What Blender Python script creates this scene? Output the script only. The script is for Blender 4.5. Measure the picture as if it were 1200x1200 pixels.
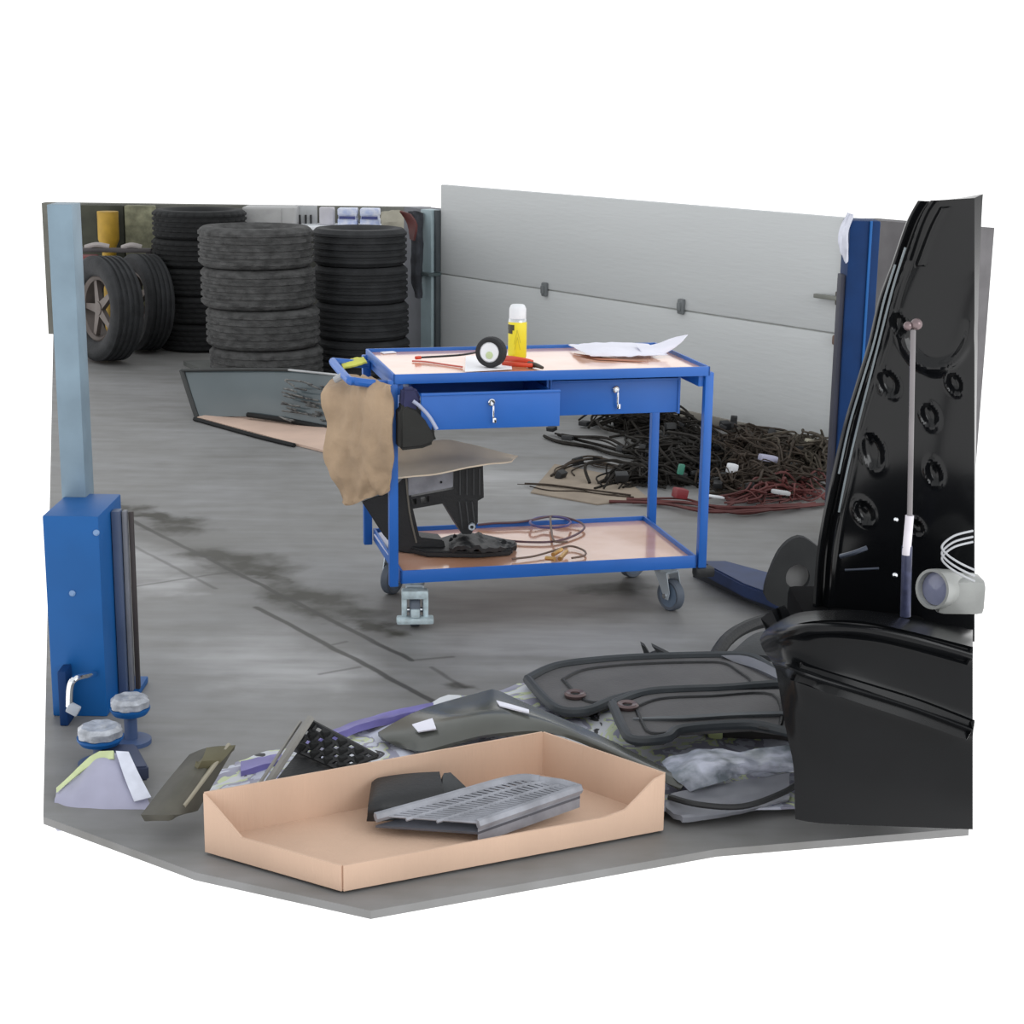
import bpy, bmesh, math, random
from mathutils import Vector, Matrix, noise
random.seed(11)
PI = math.pi
scene = bpy.context.scene
for o in list(bpy.data.objects): bpy.data.objects.remove(o)
C = scene.collection

# ---------------------------------------------------------------- camera
F_PX, PITCH, ROLL, CAM_H = 2000.0, 0.2386, 0.0124, 1.7436
FWD = Vector((0, math.cos(PITCH), -math.sin(PITCH)))
R0 = Vector((1, 0, 0)); U0 = R0.cross(FWD)
RGT = R0*math.cos(ROLL) + U0*math.sin(ROLL)
UPV = -R0*math.sin(ROLL) + U0*math.cos(ROLL)
CAM = Vector((0, 0, CAM_H))
cd = bpy.data.cameras.new('camera'); cd.sensor_width = 36; cd.lens = F_PX/1200*36
cd.clip_start = 0.05; cd.clip_end = 200
cam = bpy.data.objects.new('camera', cd); C.objects.link(cam)
M = Matrix((RGT, UPV, -FWD)).transposed().to_4x4(); M.translation = CAM
cam.matrix_world = M
scene.camera = cam

# ---------------------------------------------------------------- world and light
w = bpy.data.worlds.new('world'); scene.world = w; w.use_nodes = True
nt = w.node_tree; nt.nodes.clear()
tc = nt.nodes.new('ShaderNodeTexCoord'); sp = nt.nodes.new('ShaderNodeSeparateXYZ')
nt.links.new(tc.outputs['Generated'], sp.inputs[0])
cr = nt.nodes.new('ShaderNodeValToRGB')
mr = nt.nodes.new('ShaderNodeMapRange'); mr.inputs[1].default_value = -1; mr.inputs[2].default_value = 1
nt.links.new(sp.outputs['Z'], mr.inputs[0]); nt.links.new(mr.outputs[0], cr.inputs[0])
e = cr.color_ramp.elements
e[0].position = 0.0; e[0].color = (1, 1, 1, 1)
e[1].position = 1.0; e[1].color = (0.64, 0.655, 0.665, 1)
k = cr.color_ramp.elements.new(0.60); k.color = (1, 1, 1, 1)
k = cr.color_ramp.elements.new(0.72); k.color = (0.69, 0.705, 0.715, 1)
bg = nt.nodes.new('ShaderNodeBackground'); bg.inputs[1].default_value = 1.42
ow = nt.nodes.new('ShaderNodeOutputWorld')
nt.links.new(cr.outputs[0], bg.inputs[0]); nt.links.new(bg.outputs[0], ow.inputs[0])

def area(name, loc, target, size, size_y, power, col=(1, 1, 1)):
    l = bpy.data.lights.new(name, 'AREA'); l.shape = 'RECTANGLE'; l.size = size; l.size_y = size_y
    l.energy = power; l.color = col
    o = bpy.data.objects.new(name, l); C.objects.link(o); o.location = loc
    o.rotation_euler = (Vector(target)-Vector(loc)).to_track_quat('-Z', 'Y').to_euler()
    return o
# added area light, out of view on the right, giving the light a direction
area('side_fill_light', (4.5, 1.0, 3.2), (0.2, 7.5, 0.3), 3.5, 2.5, 110, (0.97, 0.99, 1.0))

scene.view_settings.view_transform = 'Standard'
scene.view_settings.look = 'None'
scene.view_settings.exposure = 0.0
scene.view_settings.gamma = 1.0
scene.view_settings.use_curve_mapping = False

# ---------------------------------------------------------------- points
def ray(px, py):
    return FWD + RGT*((px-600)/F_PX) - UPV*((py-600)/F_PX)
def A(px, py, Y):            # point at depth Y
    d = ray(px, py); return CAM + d*(Y/d.y)
def Z(px, py, z=0.0):        # point at height z
    d = ray(px, py); return CAM + d*((z-CAM_H)/d.z)
TX, TY, TYAW = -0.3911, 5.4577, 0.2385
def T(x, y, z):              # trolley frame -> world
    c, s = math.cos(TYAW), math.sin(TYAW)
    return Vector((TX+c*x-s*y, TY+s*x+c*y, z))
DD = Vector((0.60868, -0.79342, 0)); DN = Vector((0.79342, 0.60868, 0)); DA = Vector((0.85, 9.52, 0))
def Dw(s, z, off=0.0):       # point on the door plane; off > 0 is towards the room
    return DA + DD*s - DN*off + Vector((0, 0, z))
def on_door(px, py, off=0.0):
    d = ray(px, py); n = DN; o = DA - DN*off
    return CAM + d*(((o-CAM).dot(n))/d.dot(n))

# ---------------------------------------------------------------- materials
def lin(c): return tuple((v/12.92 if v <= .04045 else ((v+.055)/1.055)**2.4) for v in c)
def rgb(r, g, b): return lin((r/255, g/255, b/255))
MATS = {}
def mat(name, col, rough=.6, metal=0.0, spec=.5, var=.12, nscale=8.0, bump=0.0, bscale=60.0, coat=0.0, col2=None, stretch=None, trans=0.0):
    if name in MATS: return MATS[name]
    m = bpy.data.materials.new(name); m.use_nodes = True; t = m.node_tree; b = t.nodes['Principled BSDF']
    b.inputs['Roughness'].default_value = rough; b.inputs['Metallic'].default_value = metal
    b.inputs['Specular IOR Level'].default_value = spec; b.inputs['Coat Weight'].default_value = coat
    b.inputs['Transmission Weight'].default_value = trans
    co = t.nodes.new('ShaderNodeTexCoord'); src = co.outputs['Object']
    if stretch:
        mp = t.nodes.new('ShaderNodeMapping'); mp.inputs['Scale'].default_value = stretch
        t.links.new(src, mp.inputs[0]); src = mp.outputs[0]
    n = t.nodes.new('ShaderNodeTexNoise'); n.inputs['Scale'].default_value = nscale; n.inputs['Detail'].default_value = 6
    t.links.new(src, n.inputs['Vector'])
    r = t.nodes.new('ShaderNodeValToRGB'); t.links.new(n.outputs['Fac'], r.inputs[0])
    c = rgb(*col); c2 = rgb(*col2) if col2 else tuple(v*(1-var) for v in c); c1 = c if col2 else tuple(min(1, v*(1+var)) for v in c)
    r.color_ramp.elements[0].position = .35; r.color_ramp.elements[1].position = .65
    r.color_ramp.elements[0].color = (*c2, 1); r.color_ramp.elements[1].color = (*c1, 1)
    t.links.new(r.outputs[0], b.inputs['Base Color'])
    if bump:
        n2 = t.nodes.new('ShaderNodeTexNoise'); n2.inputs['Scale'].default_value = bscale; n2.inputs['Detail'].default_value = 4
        t.links.new(src, n2.inputs['Vector'])
        bp = t.nodes.new('ShaderNodeBump'); bp.inputs['Strength'].default_value = bump; bp.inputs['Distance'].default_value = .01
        t.links.new(n2.outputs['Fac'], bp.inputs['Height']); t.links.new(bp.outputs[0], b.inputs['Normal'])
    MATS[name] = m; return m

BLUE = mat('blue_paint', (30, 96, 180), .42, var=.06, nscale=5)
BLUE_D = mat('lift_blue_paint', (14, 84, 148), .5, spec=.3, var=.1, nscale=3)
NAVY = mat('navy_paint', (8, 46, 92), .6, spec=.2, var=.12)
LAM = mat('laminate', (222, 178, 156), .16, spec=.75, var=.08, nscale=4, col2=(204, 150, 118), coat=.25)
ZINC = mat('zinc', (190, 200, 208), .35, metal=.5, var=.1)
GALV = mat('galvanised', (118, 138, 152), .5, metal=.2, var=.12, nscale=6)
STEEL = mat('steel', (200, 202, 205), .25, metal=.9, var=.1)
CHROME = mat('chrome', (225, 228, 232), .12, metal=1.0, var=.02)
RUB = mat('rubber', (44, 45, 47), .75, spec=.3, var=.25, nscale=10, bump=.3, bscale=70)
RUB_G = mat('dusty_rubber', (72, 72, 72), .85, spec=.25, var=.3, nscale=14, bump=.4, bscale=80, stretch=(1, 1, 2.5))
RUB_D = mat('dark_rubber', (30, 31, 32), .8, spec=.3, var=.2)
BLK = mat('black_plastic', (34, 35, 37), .5, spec=.4, var=.15, bump=.15, bscale=90)
BLK_M = mat('matt_black_plastic', (58, 60, 62), .6, spec=.4, var=.12, bump=.2, bscale=120)
BLK_G = mat('gloss_black', (12, 13, 15), .16, spec=.35, var=.1)
CAR = mat('car_black_paint', (14, 15, 17), .25, spec=.16, var=.1)
GREYP = mat('grey_plastic', (140, 142, 150), .5, var=.2, nscale=16)
LGREY = mat('light_grey_plastic', (178, 180, 182), .5, var=.12)
WHITE = mat('white_plastic', (225, 228, 232), .4, var=.04)
PAPER = mat('paper', (228, 228, 240), .75, var=.03)
KRAFT = mat('kraft_paper', (166, 142, 116), .8, var=.14, nscale=9, bump=.5, bscale=25)
CARD = mat('cardboard', (204, 174, 152), .85, var=.08, nscale=3, bump=.2, bscale=140, stretch=(1, 1, .1))
CARD_P = mat('pale_cardboard', (198, 172, 156), .85, var=.08, nscale=4)
CARD_D = mat('dull_cardboard', (142, 130, 116), .9, var=.12)
YEL = mat('yellow_print', (232, 216, 40), .4, var=.05)
YEL_D = mat('ochre_paint', (166, 132, 40), .6, var=.2)
RED = mat('red_plastic', (206, 66, 34), .4, var=.1)
RED_D = mat('dark_red', (96, 40, 40), .6, var=.25)
RED_C = mat('red_cable', (86, 38, 36), .6, var=.2)
GRN_D = mat('dark_olive', (52, 54, 44), .8, var=.4, nscale=5)
OLIVE = mat('olive_print', (122, 122, 100), .85, var=.35, nscale=14)
BRASS = mat('brass', (190, 150, 90), .3, metal=.8)
MAROON = mat('maroon_cable', (92, 66, 74), .45, var=.2)
PURPLE = mat('purple_cable', (84, 78, 130), .45, var=.2)
GLASS = mat('tinted_glass', (84, 94, 98), .12, spec=.6, var=.1, nscale=2)
LIME = mat('lime_print', (198, 210, 160), .5, var=.15, nscale=12)
LILAC = mat('lilac_grey', (162, 162, 184), .45, var=.08)
VIOLET = mat('violet_film', (112, 106, 168), .4, var=.2)
MUD = mat('dusty_trim', (78, 76, 68), .65, var=.25)
WALLG = mat('wall_grey', (122, 124, 130), .8, var=.06)

def film_mat():
    m = bpy.data.materials.new('printed_film'); m.use_nodes = True; t = m.node_tree; b = t.nodes['Principled BSDF']
    b.inputs['Roughness'].default_value = .35
    co = t.nodes.new('ShaderNodeTexCoord')
    n = t.nodes.new('ShaderNodeTexNoise'); n.inputs['Scale'].default_value = 7; n.inputs['Detail'].default_value = 3; n.inputs['Distortion'].default_value = 1.2
    t.links.new(co.outputs['Object'], n.inputs['Vector'])
    r = t.nodes.new('ShaderNodeValToRGB'); r.color_ramp.interpolation = 'CONSTANT'
    st = [(0, (120, 112, 190)), (.33, (196, 200, 214)), (.46, (150, 150, 168)), (.53, (200, 210, 170)), (.565, (205, 208, 214)), (.66, (60, 60, 62)), (.72, (180, 184, 200))]
    r.color_ramp.elements[0].color = (*rgb(*st[0][1]), 1); r.color_ramp.elements[1].position = st[1][0]; r.color_ramp.elements[1].color = (*rgb(*st[1][1]), 1)
    for p_, c_ in st[2:]:
        q = r.color_ramp.elements.new(p_); q.color = (*rgb(*c_), 1)
    t.links.new(n.outputs['Fac'], r.inputs[0]); t.links.new(r.outputs[0], b.inputs['Base Color'])
    return m
FILM = film_mat()

# floor material: concrete with saw-cut joints, cracks and oily dirt along the joint
def floor_mat():
    m = bpy.data.materials.new('concrete'); m.use_nodes = True; t = m.node_tree; b = t.nodes['Principled BSDF']
    N = lambda k: t.nodes.new('ShaderNode'+k)
    g = N('NewGeometry'); pos = g.outputs['Position']
    def noise_tex(sc, det=6, src=pos):
        n = N('TexNoise'); n.inputs['Scale'].default_value = sc; n.inputs['Detail'].default_value = det; t.links.new(src, n.inputs['Vector']); return n
    n0 = noise_tex(5, 4)
    sb = N('VectorMath'); sb.operation = 'SUBTRACT'; sb.inputs[1].default_value = (.5, .5, .5); t.links.new(n0.outputs['Color'], sb.inputs[0])
    def warped(a):
        s = N('VectorMath'); s.operation = 'SCALE'; s.inputs['Scale'].default_value = a; t.links.new(sb.outputs[0], s.inputs[0])
        ad = N('VectorMath'); ad.operation = 'ADD'; t.links.new(pos, ad.inputs[0]); t.links.new(s.outputs[0], ad.inputs[1])
        mz = N('VectorMath'); mz.operation = 'MULTIPLY'; mz.inputs[1].default_value = (1, 1, 0); t.links.new(ad.outputs[0], mz.inputs[0]); return mz.outputs[0]
    wp_s, wp_b = warped(.025), warped(.38)
    def seg(a, bb, w0, w1, src):
        a = Vector((a[0], a[1], 0)); bb = Vector((bb[0], bb[1], 0)); ba = bb-a
        s = N('VectorMath'); s.operation = 'SUBTRACT'; s.inputs[1].default_value = a; t.links.new(src, s.inputs[0])
        d = N('VectorMath'); d.operation = 'DOT_PRODUCT'; d.inputs[1].default_value = ba/ba.dot(ba); t.links.new(s.outputs[0], d.inputs[0])
        c = N('Clamp'); t.links.new(d.outputs['Value'], c.inputs[0])
        sc = N('VectorMath'); sc.operation = 'SCALE'; sc.inputs[0].default_value = ba; t.links.new(c.outputs[0], sc.inputs['Scale'])
        df = N('VectorMath'); df.operation = 'DISTANCE'; t.links.new(s.outputs[0], df.inputs[0]); t.links.new(sc.outputs[0], df.inputs[1])
        mr = N('MapRange'); mr.interpolation_type = 'SMOOTHSTEP'; mr.inputs[1].default_value = w0; mr.inputs[2].default_value = w1
        mr.inputs[3].default_value = 1; mr.inputs[4].default_value = 0
        t.links.new(df.outputs['Value'], mr.inputs[0]); return mr.outputs[0]
    def mx(a, bb, op='MAXIMUM'):
        q = N('Math'); q.operation = op; 
        for i, v in enumerate((a, bb)):
            if isinstance(v, (int, float)): q.inputs[i].default_value = v
            else: t.links.new(v, q.inputs[i])
        return q.outputs[0]
    F = lambda x, y: Z(x, y, 0)
    joints = [((102, 584), (483, 774)), ((301, 712), (545, 842))]
    cracks = [((483, 774), (530, 770)), ((140, 690), (223, 677)), ((223, 677), (285, 668)), ((127, 625), (253, 690)), ((505, 782), (545, 806)), ((375, 790), (420, 782)), ((383, 757), (405, 752))]
    J = None
    for a, bb in joints:
        v = seg(F(*a), F(*bb), .006, .016, wp_s); J = v if J is None else mx(J, v)
    for a, bb in cracks:
        v = mx(seg(F(*a), F(*bb), .002, .014, wp_s), .6, 'MULTIPLY'); J = mx(J, v)
    stains = [((160, 598), (185, 608), .1), ((190, 612), (225, 622), .1), ((250, 652), (312, 668), .14), ((330, 690), (400, 716), .14), ((425, 728), (455, 738), .08), ((120, 592), (210, 618), .06), ((330, 682), (300, 670), .06), ((540, 804), (550, 806), .05), ((700, 688), (730, 690), .1)]
    S = None
    for a, bb, wd in stains:
        v = seg(F(*a), F(*bb), wd*.15, wd*1.5, wp_b); S = v if S is None else mx(S, v)
    S = mx(S, mx(seg(F(110, 590), F(480, 765), .0, .3, wp_b), .3, 'MULTIPLY'))
    n1 = noise_tex(1.1, 5); n2 = noise_tex(9, 8)
    mp = N('Mapping'); mp.inputs['Rotation'].default_value = (0, 0, math.radians(20)); mp.inputs['Scale'].default_value = (1.5, 7, 1); t.links.new(pos, mp.inputs[0])
    n3 = noise_tex(1.6, 6, mp.outputs[0])
    s1 = mx(mx(n1.outputs['Fac'], .45, 'MULTIPLY'), mx(n2.outputs['Fac'], .2, 'MULTIPLY'), 'ADD')
    s1 = mx(s1, mx(n3.outputs['Fac'], .35, 'MULTIPLY'), 'ADD')
    r = N('ValToRGB'); t.links.new(s1, r.inputs[0])
    r.color_ramp.elements[0].position = .34; r.color_ramp.elements[0].color = (*rgb(108, 107, 104), 1)
    r.color_ramp.elements[1].position = .64; r.color_ramp.elements[1].color = (*rgb(138, 138, 139), 1)
    patches = [((150, 650), (185, 665), .18), ((290, 770), (340, 782), .22), ((320, 800), (380, 795), .15), ((200, 675), (205, 690), .1), ((590, 700), (640, 705), .25), ((560, 750), (680, 745), .3), ((560, 560), (640, 570), .3)]
    Pm = None
    for a, bb, wd in patches:
        v = seg(F(*a), F(*bb), 0, wd*1.6, wp_b); Pm = v if Pm is None else mx(Pm, v)
    Pm = mx(mx(Pm, n3.outputs['Fac'], 'MULTIPLY'), .75, 'MULTIPLY')
    m0 = N('Mix'); m0.data_type = 'RGBA'; t.links.new(Pm, m0.inputs[0]); t.links.new(r.outputs[0], m0.inputs[6]); m0.inputs[7].default_value = (*rgb(190, 190, 192), 1)
    m1 = N('Mix'); m1.data_type = 'RGBA'; m1.inputs[7].default_value = (*rgb(52, 50, 42), 1)
    t.links.new(mx(mx(S, n2.outputs['Fac'], 'MULTIPLY'), 1.9, 'MULTIPLY'), m1.inputs[0]); m1.clamp_factor = True; t.links.new(m0.outputs[2], m1.inputs[6])
    m2 = N('Mix'); m2.data_type = 'RGBA'; m2.inputs[7].default_value = (*rgb(50, 48, 44), 1)
    t.links.new(mx(J, .85, 'MULTIPLY'), m2.inputs[0]); t.links.new(m1.outputs[2], m2.inputs[6])
    t.links.new(m2.outputs[2], b.inputs['Base Color'])
    rr = N('MapRange'); rr.inputs[3].default_value = .32; rr.inputs[4].default_value = .7; t.links.new(n1.outputs['Fac'], rr.inputs[0]); t.links.new(rr.outputs[0], b.inputs['Roughness'])
    b.inputs['Specular IOR Level'].default_value = .35
    bp = N('Bump'); bp.inputs['Strength'].default_value = .08; t.links.new(n2.outputs['Fac'], bp.inputs['Height']); t.links.new(bp.outputs[0], b.inputs['Normal'])
    return m
CONC = floor_mat()

# ---------------------------------------------------------------- mesh helpers
def Bm(): return bmesh.new()
def basis(o, ax, ay, az):
    m = Matrix((ax, ay, az)).transposed().to_4x4(); m.translation = o; return m
def box(bm, c, s, bev=0.0, mtx=None, seg=2):
    r = bmesh.ops.create_cube(bm, size=1.0); vs = r['verts']
    for v in vs: v.co = Vector((v.co.x*s[0], v.co.y*s[1], v.co.z*s[2])) + Vector(c)
    if bev:
        es = list({e for v in vs for e in v.link_edges})
        g = bmesh.ops.bevel(bm, geom=es, offset=bev, segments=seg, affect='EDGES', profile=.6)
        vs = list({v for f in g['faces'] for v in f.verts} | {v for v in vs if v.is_valid})
    if mtx is not None:
        for v in vs: v.co = mtx @ v.co
    return bm
def bx(bm, x0, x1, y0, y1, z0, z1, bev=0.0, mtx=None):
    return box(bm, ((x0+x1)/2, (y0+y1)/2, (z0+z1)/2), (abs(x1-x0), abs(y1-y0), abs(z1-z0)), bev, mtx)
def lathe(bm, prof, n=32, mtx=None, close=False, rfun=None):
    rows = []
    for j, (r, z) in enumerate(prof):
        row = []
        for i in range(n):
            a = 2*PI*i/n; rr = r if rfun is None else rfun(r, i, j)
            p = Vector((rr*math.cos(a), rr*math.sin(a), z)); row.append(bm.verts.new(mtx @ p if mtx else p))
        rows.append(row)
    m = len(rows)
    for j in range(m if close else m-1):
        a, b = rows[j], rows[(j+1) % m]
        for i in range(n): bm.faces.new((a[i], a[(i+1) % n], b[(i+1) % n], b[i]))
    if not close:
        if prof[0][0] > 1e-6: bm.faces.new(rows[0][::-1])
        if prof[-1][0] > 1e-6: bm.faces.new(rows[-1])
    return bm
def catmull(pts, k=6):
    pts = [Vector(p) for p in pts]; out = []
    for i in range(len(pts)-1):
        p0 = pts[max(i-1, 0)]; p1 = pts[i]; p2 = pts[i+1]; p3 = pts[min(i+2, len(pts)-1)]
        for j in range(k):
            t = j/k
            out.append(.5*((2*p1)+(p2-p0)*t+(2*p0-5*p1+4*p2-p3)*t*t+(3*p1-p0-3*p2+p3)*t**3))
    out.append(pts[-1]); return out
def tube(bm, pts, r, n=8, smooth=True, k=6):
    P = catmull(pts, k) if smooth and len(pts) > 2 else [Vector(p) for p in pts]
    rs = r if callable(r) else (lambda t: r)
    up = Vector((0, 0, 1)); rows = []
    prev = None
    for i, p in enumerate(P):
        t = (P[min(i+1, len(P)-1)]-P[max(i-1, 0)])
        if t.length < 1e-9: t = Vector((1, 0, 0))
        t.normalize()
        if prev is None:
            prev = t.cross(up) if abs(t.dot(up)) < .95 else t.cross(Vector((1, 0, 0)))
        prev = (prev - t*prev.dot(t)); 
        if prev.length < 1e-6: prev = t.orthogonal()
        prev.normalize(); b = t.cross(prev); rr = rs(i/max(1, len(P)-1))
        rows.append([bm.verts.new(p + (prev*math.cos(2*PI*q/n)+b*math.sin(2*PI*q/n))*rr) for q in range(n)])
    for a, b in zip(rows, rows[1:]):
        for i in range(n): bm.faces.new((a[i], a[(i+1) % n], b[(i+1) % n], b[i]))
    bm.faces.new(rows[0][::-1]); bm.faces.new(rows[-1]); return bm
def prism(bm, poly, ext, holes=()):
    """poly: list of world points (planar-ish), ext: extrusion vector."""
    vs = [bm.verts.new(p) for p in poly]; ve = [bm.verts.new(Vector(p)+ext) for p in poly]
    n = len(vs)
    if not holes:
        bm.faces.new(vs); bm.faces.new(ve[::-1])
    else:
        es = [bm.edges.new((vs[i], vs[(i+1) % n])) for i in range(n)]; ee = [bm.edges.new((ve[i], ve[(i+1) % n])) for i in range(n)]
        for h in holes:
            hv = [bm.verts.new(p) for p in h]; he = [bm.verts.new(Vector(p)+ext) for p in h]; k = len(hv)
            es += [bm.edges.new((hv[i], hv[(i+1) % k])) for i in range(k)]; ee += [bm.edges.new((he[i], he[(i+1) % k])) for i in range(k)]
            for i in range(k): bm.faces.new((hv[(i+1) % k], hv[i], he[i], he[(i+1) % k]))
        bmesh.ops.triangle_fill(bm, edges=es, use_beauty=True); bmesh.ops.triangle_fill(bm, edges=ee, use_beauty=True)
    for i in range(n): bm.faces.new((vs[i], vs[(i+1) % n], ve[(i+1) % n], ve[i]))
    return bm
def bevel_all(bm, off, seg=2):
    bmesh.ops.recalc_face_normals(bm, faces=bm.faces)
    es = [e for e in bm.edges if len(e.link_faces) == 2 and e.calc_face_angle(0) > .5]
    bmesh.ops.bevel(bm, geom=es, offset=off, segments=seg, affect='EDGES', clamp_overlap=True); return bm
def resample(pts, n):
    L = [0]
    for a, b in zip(pts, pts[1:]): L.append(L[-1]+(b-a).length)
    out = []
    for i in range(n):
        s = L[-1]*i/(n-1); j = 0
        while j < len(L)-2 and L[j+1] < s: j += 1
        t = (s-L[j])/max(1e-9, L[j+1]-L[j]); out.append(pts[j].lerp(pts[j+1], t))
    return out
def loft(lines, n=30, k=5, disp=None, thick=0.01, smooth=True, cols=True):
    """lines: lists of world points from far/top to near/bottom; returns a closed sheet with real thickness."""
    bm = Bm()
    rs = [resample(catmull(l, 6) if (smooth and len(l) > 2) else [Vector(p) for p in l], n) for l in lines]
    rows = []
    cs = [catmull([r[i] for r in rs], k) if len(rs) > 2 and cols else [rs[a][i].lerp(rs[a+1][i], j/k) for a in range(len(rs)-1) for j in range(k)]+[rs[-1][i]] for i in range(n)]
    m = len(cs[0]); G = [[cs[i][j] for i in range(n)] for j in range(m)]
    nrm = [[None]*n for _ in range(m)]
    for j in range(m):
        for i in range(n):
            u = G[j][min(i+1, n-1)]-G[j][max(i-1, 0)]; v = G[min(j+1, m-1)][i]-G[max(j-1, 0)][i]
            q = u.cross(v); q = q.normalized() if q.length > 1e-9 else Vector((0, -1, 0))
            if q.dot(CAM-G[j][i]) < 0: q = -q
            nrm[j][i] = q
    if disp:
        G = [[G[j][i]+nrm[j][i]*disp(i/(n-1), j/(m-1)) for i in range(n)] for j in range(m)]
    f = [[bm.verts.new(G[j][i]) for i in range(n)] for j in range(m)]
    b = [[bm.verts.new(G[j][i]-nrm[j][i]*thick) for i in range(n)] for j in range(m)]
    for j in range(m-1):
        for i in range(n-1):
            bm.faces.new((f[j][i], f[j][i+1], f[j+1][i+1], f[j+1][i])); bm.faces.new((b[j][i], b[j+1][i], b[j+1][i+1], b[j][i+1]))
    for i in range(n-1):
        bm.faces.new((f[0][i+1], f[0][i], b[0][i], b[0][i+1])); bm.faces.new((f[-1][i], f[-1][i+1], b[-1][i+1], b[-1][i]))
    for j in range(m-1):
        bm.faces.new((f[j][0], f[j+1][0], b[j+1][0], b[j][0])); bm.faces.new((f[j+1][-1], f[j][-1], b[j][-1], b[j+1][-1]))
    return bm
def nz(x, y, z=0): return noise.noise(Vector((x, y, z)))

def link_mesh(name, bm, m, parent=None, inv=None, smooth=35):
    bmesh.ops.recalc_face_normals(bm, faces=bm.faces)
    if inv is not None: bmesh.ops.transform(bm, matrix=inv, verts=bm.verts)
    me = bpy.data.meshes.new(name); bm.to_mesh(me); bm.free()
    for p_ in me.polygons: p_.use_smooth = True
    me.set_sharp_from_angle(angle=math.radians(smooth))
    me.materials.append(m)
    o = bpy.data.objects.new(name, me); C.objects.link(o)
    if parent: o.parent = parent
    return o
class Thing:
    def __init__(s, name, label, cat, base, rz=0.0, group=None, kind=None):
        s.e = bpy.data.objects.new(name, None); C.objects.link(s.e); s.e.empty_display_size = .1
        s.e.location = base; s.e.rotation_euler = (0, 0, rz)
        if kind: s.e['kind'] = kind
        else: s.e['label'] = label; s.e['category'] = cat
        if group: s.e['group'] = group
        s.m = Matrix.Translation(base) @ Matrix.Rotation(rz, 4, 'Z')
    def part(s, name, bm, m, label=None, parent=None, local=False):
        o = link_mesh(name, bm, m, parent or s.e, None if local else s.m.inverted())
        if label: o['label'] = label
        return o
def solo(name, bm, m, label, cat, group=None, kind=None):
    xs = [v.co for v in bm.verts]
    b = Vector(((min(v.x for v in xs)+max(v.x for v in xs))/2, (min(v.y for v in xs)+max(v.y for v in xs))/2, min(v.z for v in xs)))
    o = link_mesh(name, bm, m, None, Matrix.Translation(-b)); o.location = b
    if kind == 'structure': o['kind'] = kind
    else:
        o['label'] = label; o['category'] = cat
        if kind: o['kind'] = kind
        if group: o['group'] = group
    return o
def copy_tree(o, parent=None):
    c = o.copy(); C.objects.link(c); c.parent = parent
    for ch in list(o.children): copy_tree(ch, c)
    return c

# ================================================================ STRUCTURE
bm = Bm()
fl = [(-1.15, 3.92), (-.72, 3.62), (-.30, 3.44), (.50, 3.78), (1.14, 3.92), (2.16, 7.82), (-.3, 11.8), (-.6, 12.8), (-3.47, 12.8)]
prism(bm, [Vector((x, y, 0)) for x, y in fl], Vector((0, 0, -.02)))
solo('floor', bm, CONC, None, None, kind='structure')

# sectional door wall
DOORM = mat('door_skin', (190, 193, 194), .55, var=.03, nscale=3, bump=.15, bscale=60, stretch=(.15, .15, 1))
dm = basis(DA, DD, -DN, Vector((0, 0, 1)))
door = Thing('door_1', None, None, DA, 0, kind='structure')
bm = Bm(); bx(bm, -2.2, 1.36, -.05, 0, .05, .605, .006, dm); door.part('door_panel', bm, DOORM)
bm = Bm(); bx(bm, -2.2, 1.36, -.05, 0, .613, 1.185, .006, dm); door.part('door_panel', bm, DOORM)
bm = Bm(); bx(bm, -2.2, 1.36, -.06, -.008, .59, .63, 0, dm); door.part('seam_gasket', bm, mat('seam', (150, 152, 150), .7))
bm = Bm(); bx(bm, -2.2, 1.36, -.045, .012, 0.012, .06, .006, dm); door.part('bottom_seal', bm, mat('seal_grey', (128, 124, 116), .7, var=.15))
bm = Bm(); bx(bm, -2.2, 1.5, -.05, .03, 0.0, .014, 0, dm); door.part('threshold', bm, mat('threshold_dark', (62, 60, 56), .8))
for px, py in ((640, 339), (800, 359)):
    q = on_door(px, py); s = (q-DA).dot(DD); bm = Bm()
    box(bm, (s, .012, q.z), (.045, .025, .085), .01, dm); box(bm, (s, .028, q.z), (.025, .02, .05), .008, dm)
    door.part('door_hinge', bm, mat('hinge_grey', (104, 108, 110), .5), 'grey door hinge on the panel seam')
bm = Bm(); bx(bm, 1.27, 1.36, 0,   .012, .07, 1.18, .003, dm); door.part('edge_stile', bm, mat('warm_grey', (176, 170, 160), .6, var=.04))
tr = Thing('trim_1', None, None, Dw(-2.3, 0), 0, kind='structure')
bm = Bm(); bx(bm, -2.235, -2.205, -.03, .03, 0, .60, .004, dm); bx(bm, -2.235, -2.205, -.03, .03, .62, 1.02, .004, dm); tr.part('track', bm, mat('dark_track', (66, 72, 76), .55))
bm = Bm(); bx(bm, -2.36, -2.235, -.03, .05, 0, .6, .006, dm); bx(bm, -2.36, -2.235, -.03, .05, .61, 1.02, .006, dm); tr.part('frame', bm, mat('door_frame', (152, 170, 176), .5, var=.06))
bm = Bm(); bx(bm, -2.365, -2.2, -.02, .095, .595, .615, .002, dm); tr.part('bracket', bm, mat('bracket_dark', (70, 82, 84), .5))
bm = Bm(); bx(bm, 1.36, (on_door(1136, 400)-DA).dot(DD), -.12, 0.0, 0, 1.185, 0, dm)
solo('wall_right', bm, mat('wall_dark_grey', (104, 102, 104), .85), None, None, kind='structure')  # even dark grey wall colour
bm = Bm(); bx(bm, -2.6, -2.36, -.12, .02, 0, 1.02, 0, dm); solo('wall_middle', bm, WALLG, None, None, kind='structure')
bm = Bm(); bx(bm, -3.44, -.62, 12.55, 12.67, 0, .955)
solo('wall_back', bm, mat('wall_back_paint', (104, 104, 98), .85, var=.1), None, None, kind='structure')

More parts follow.
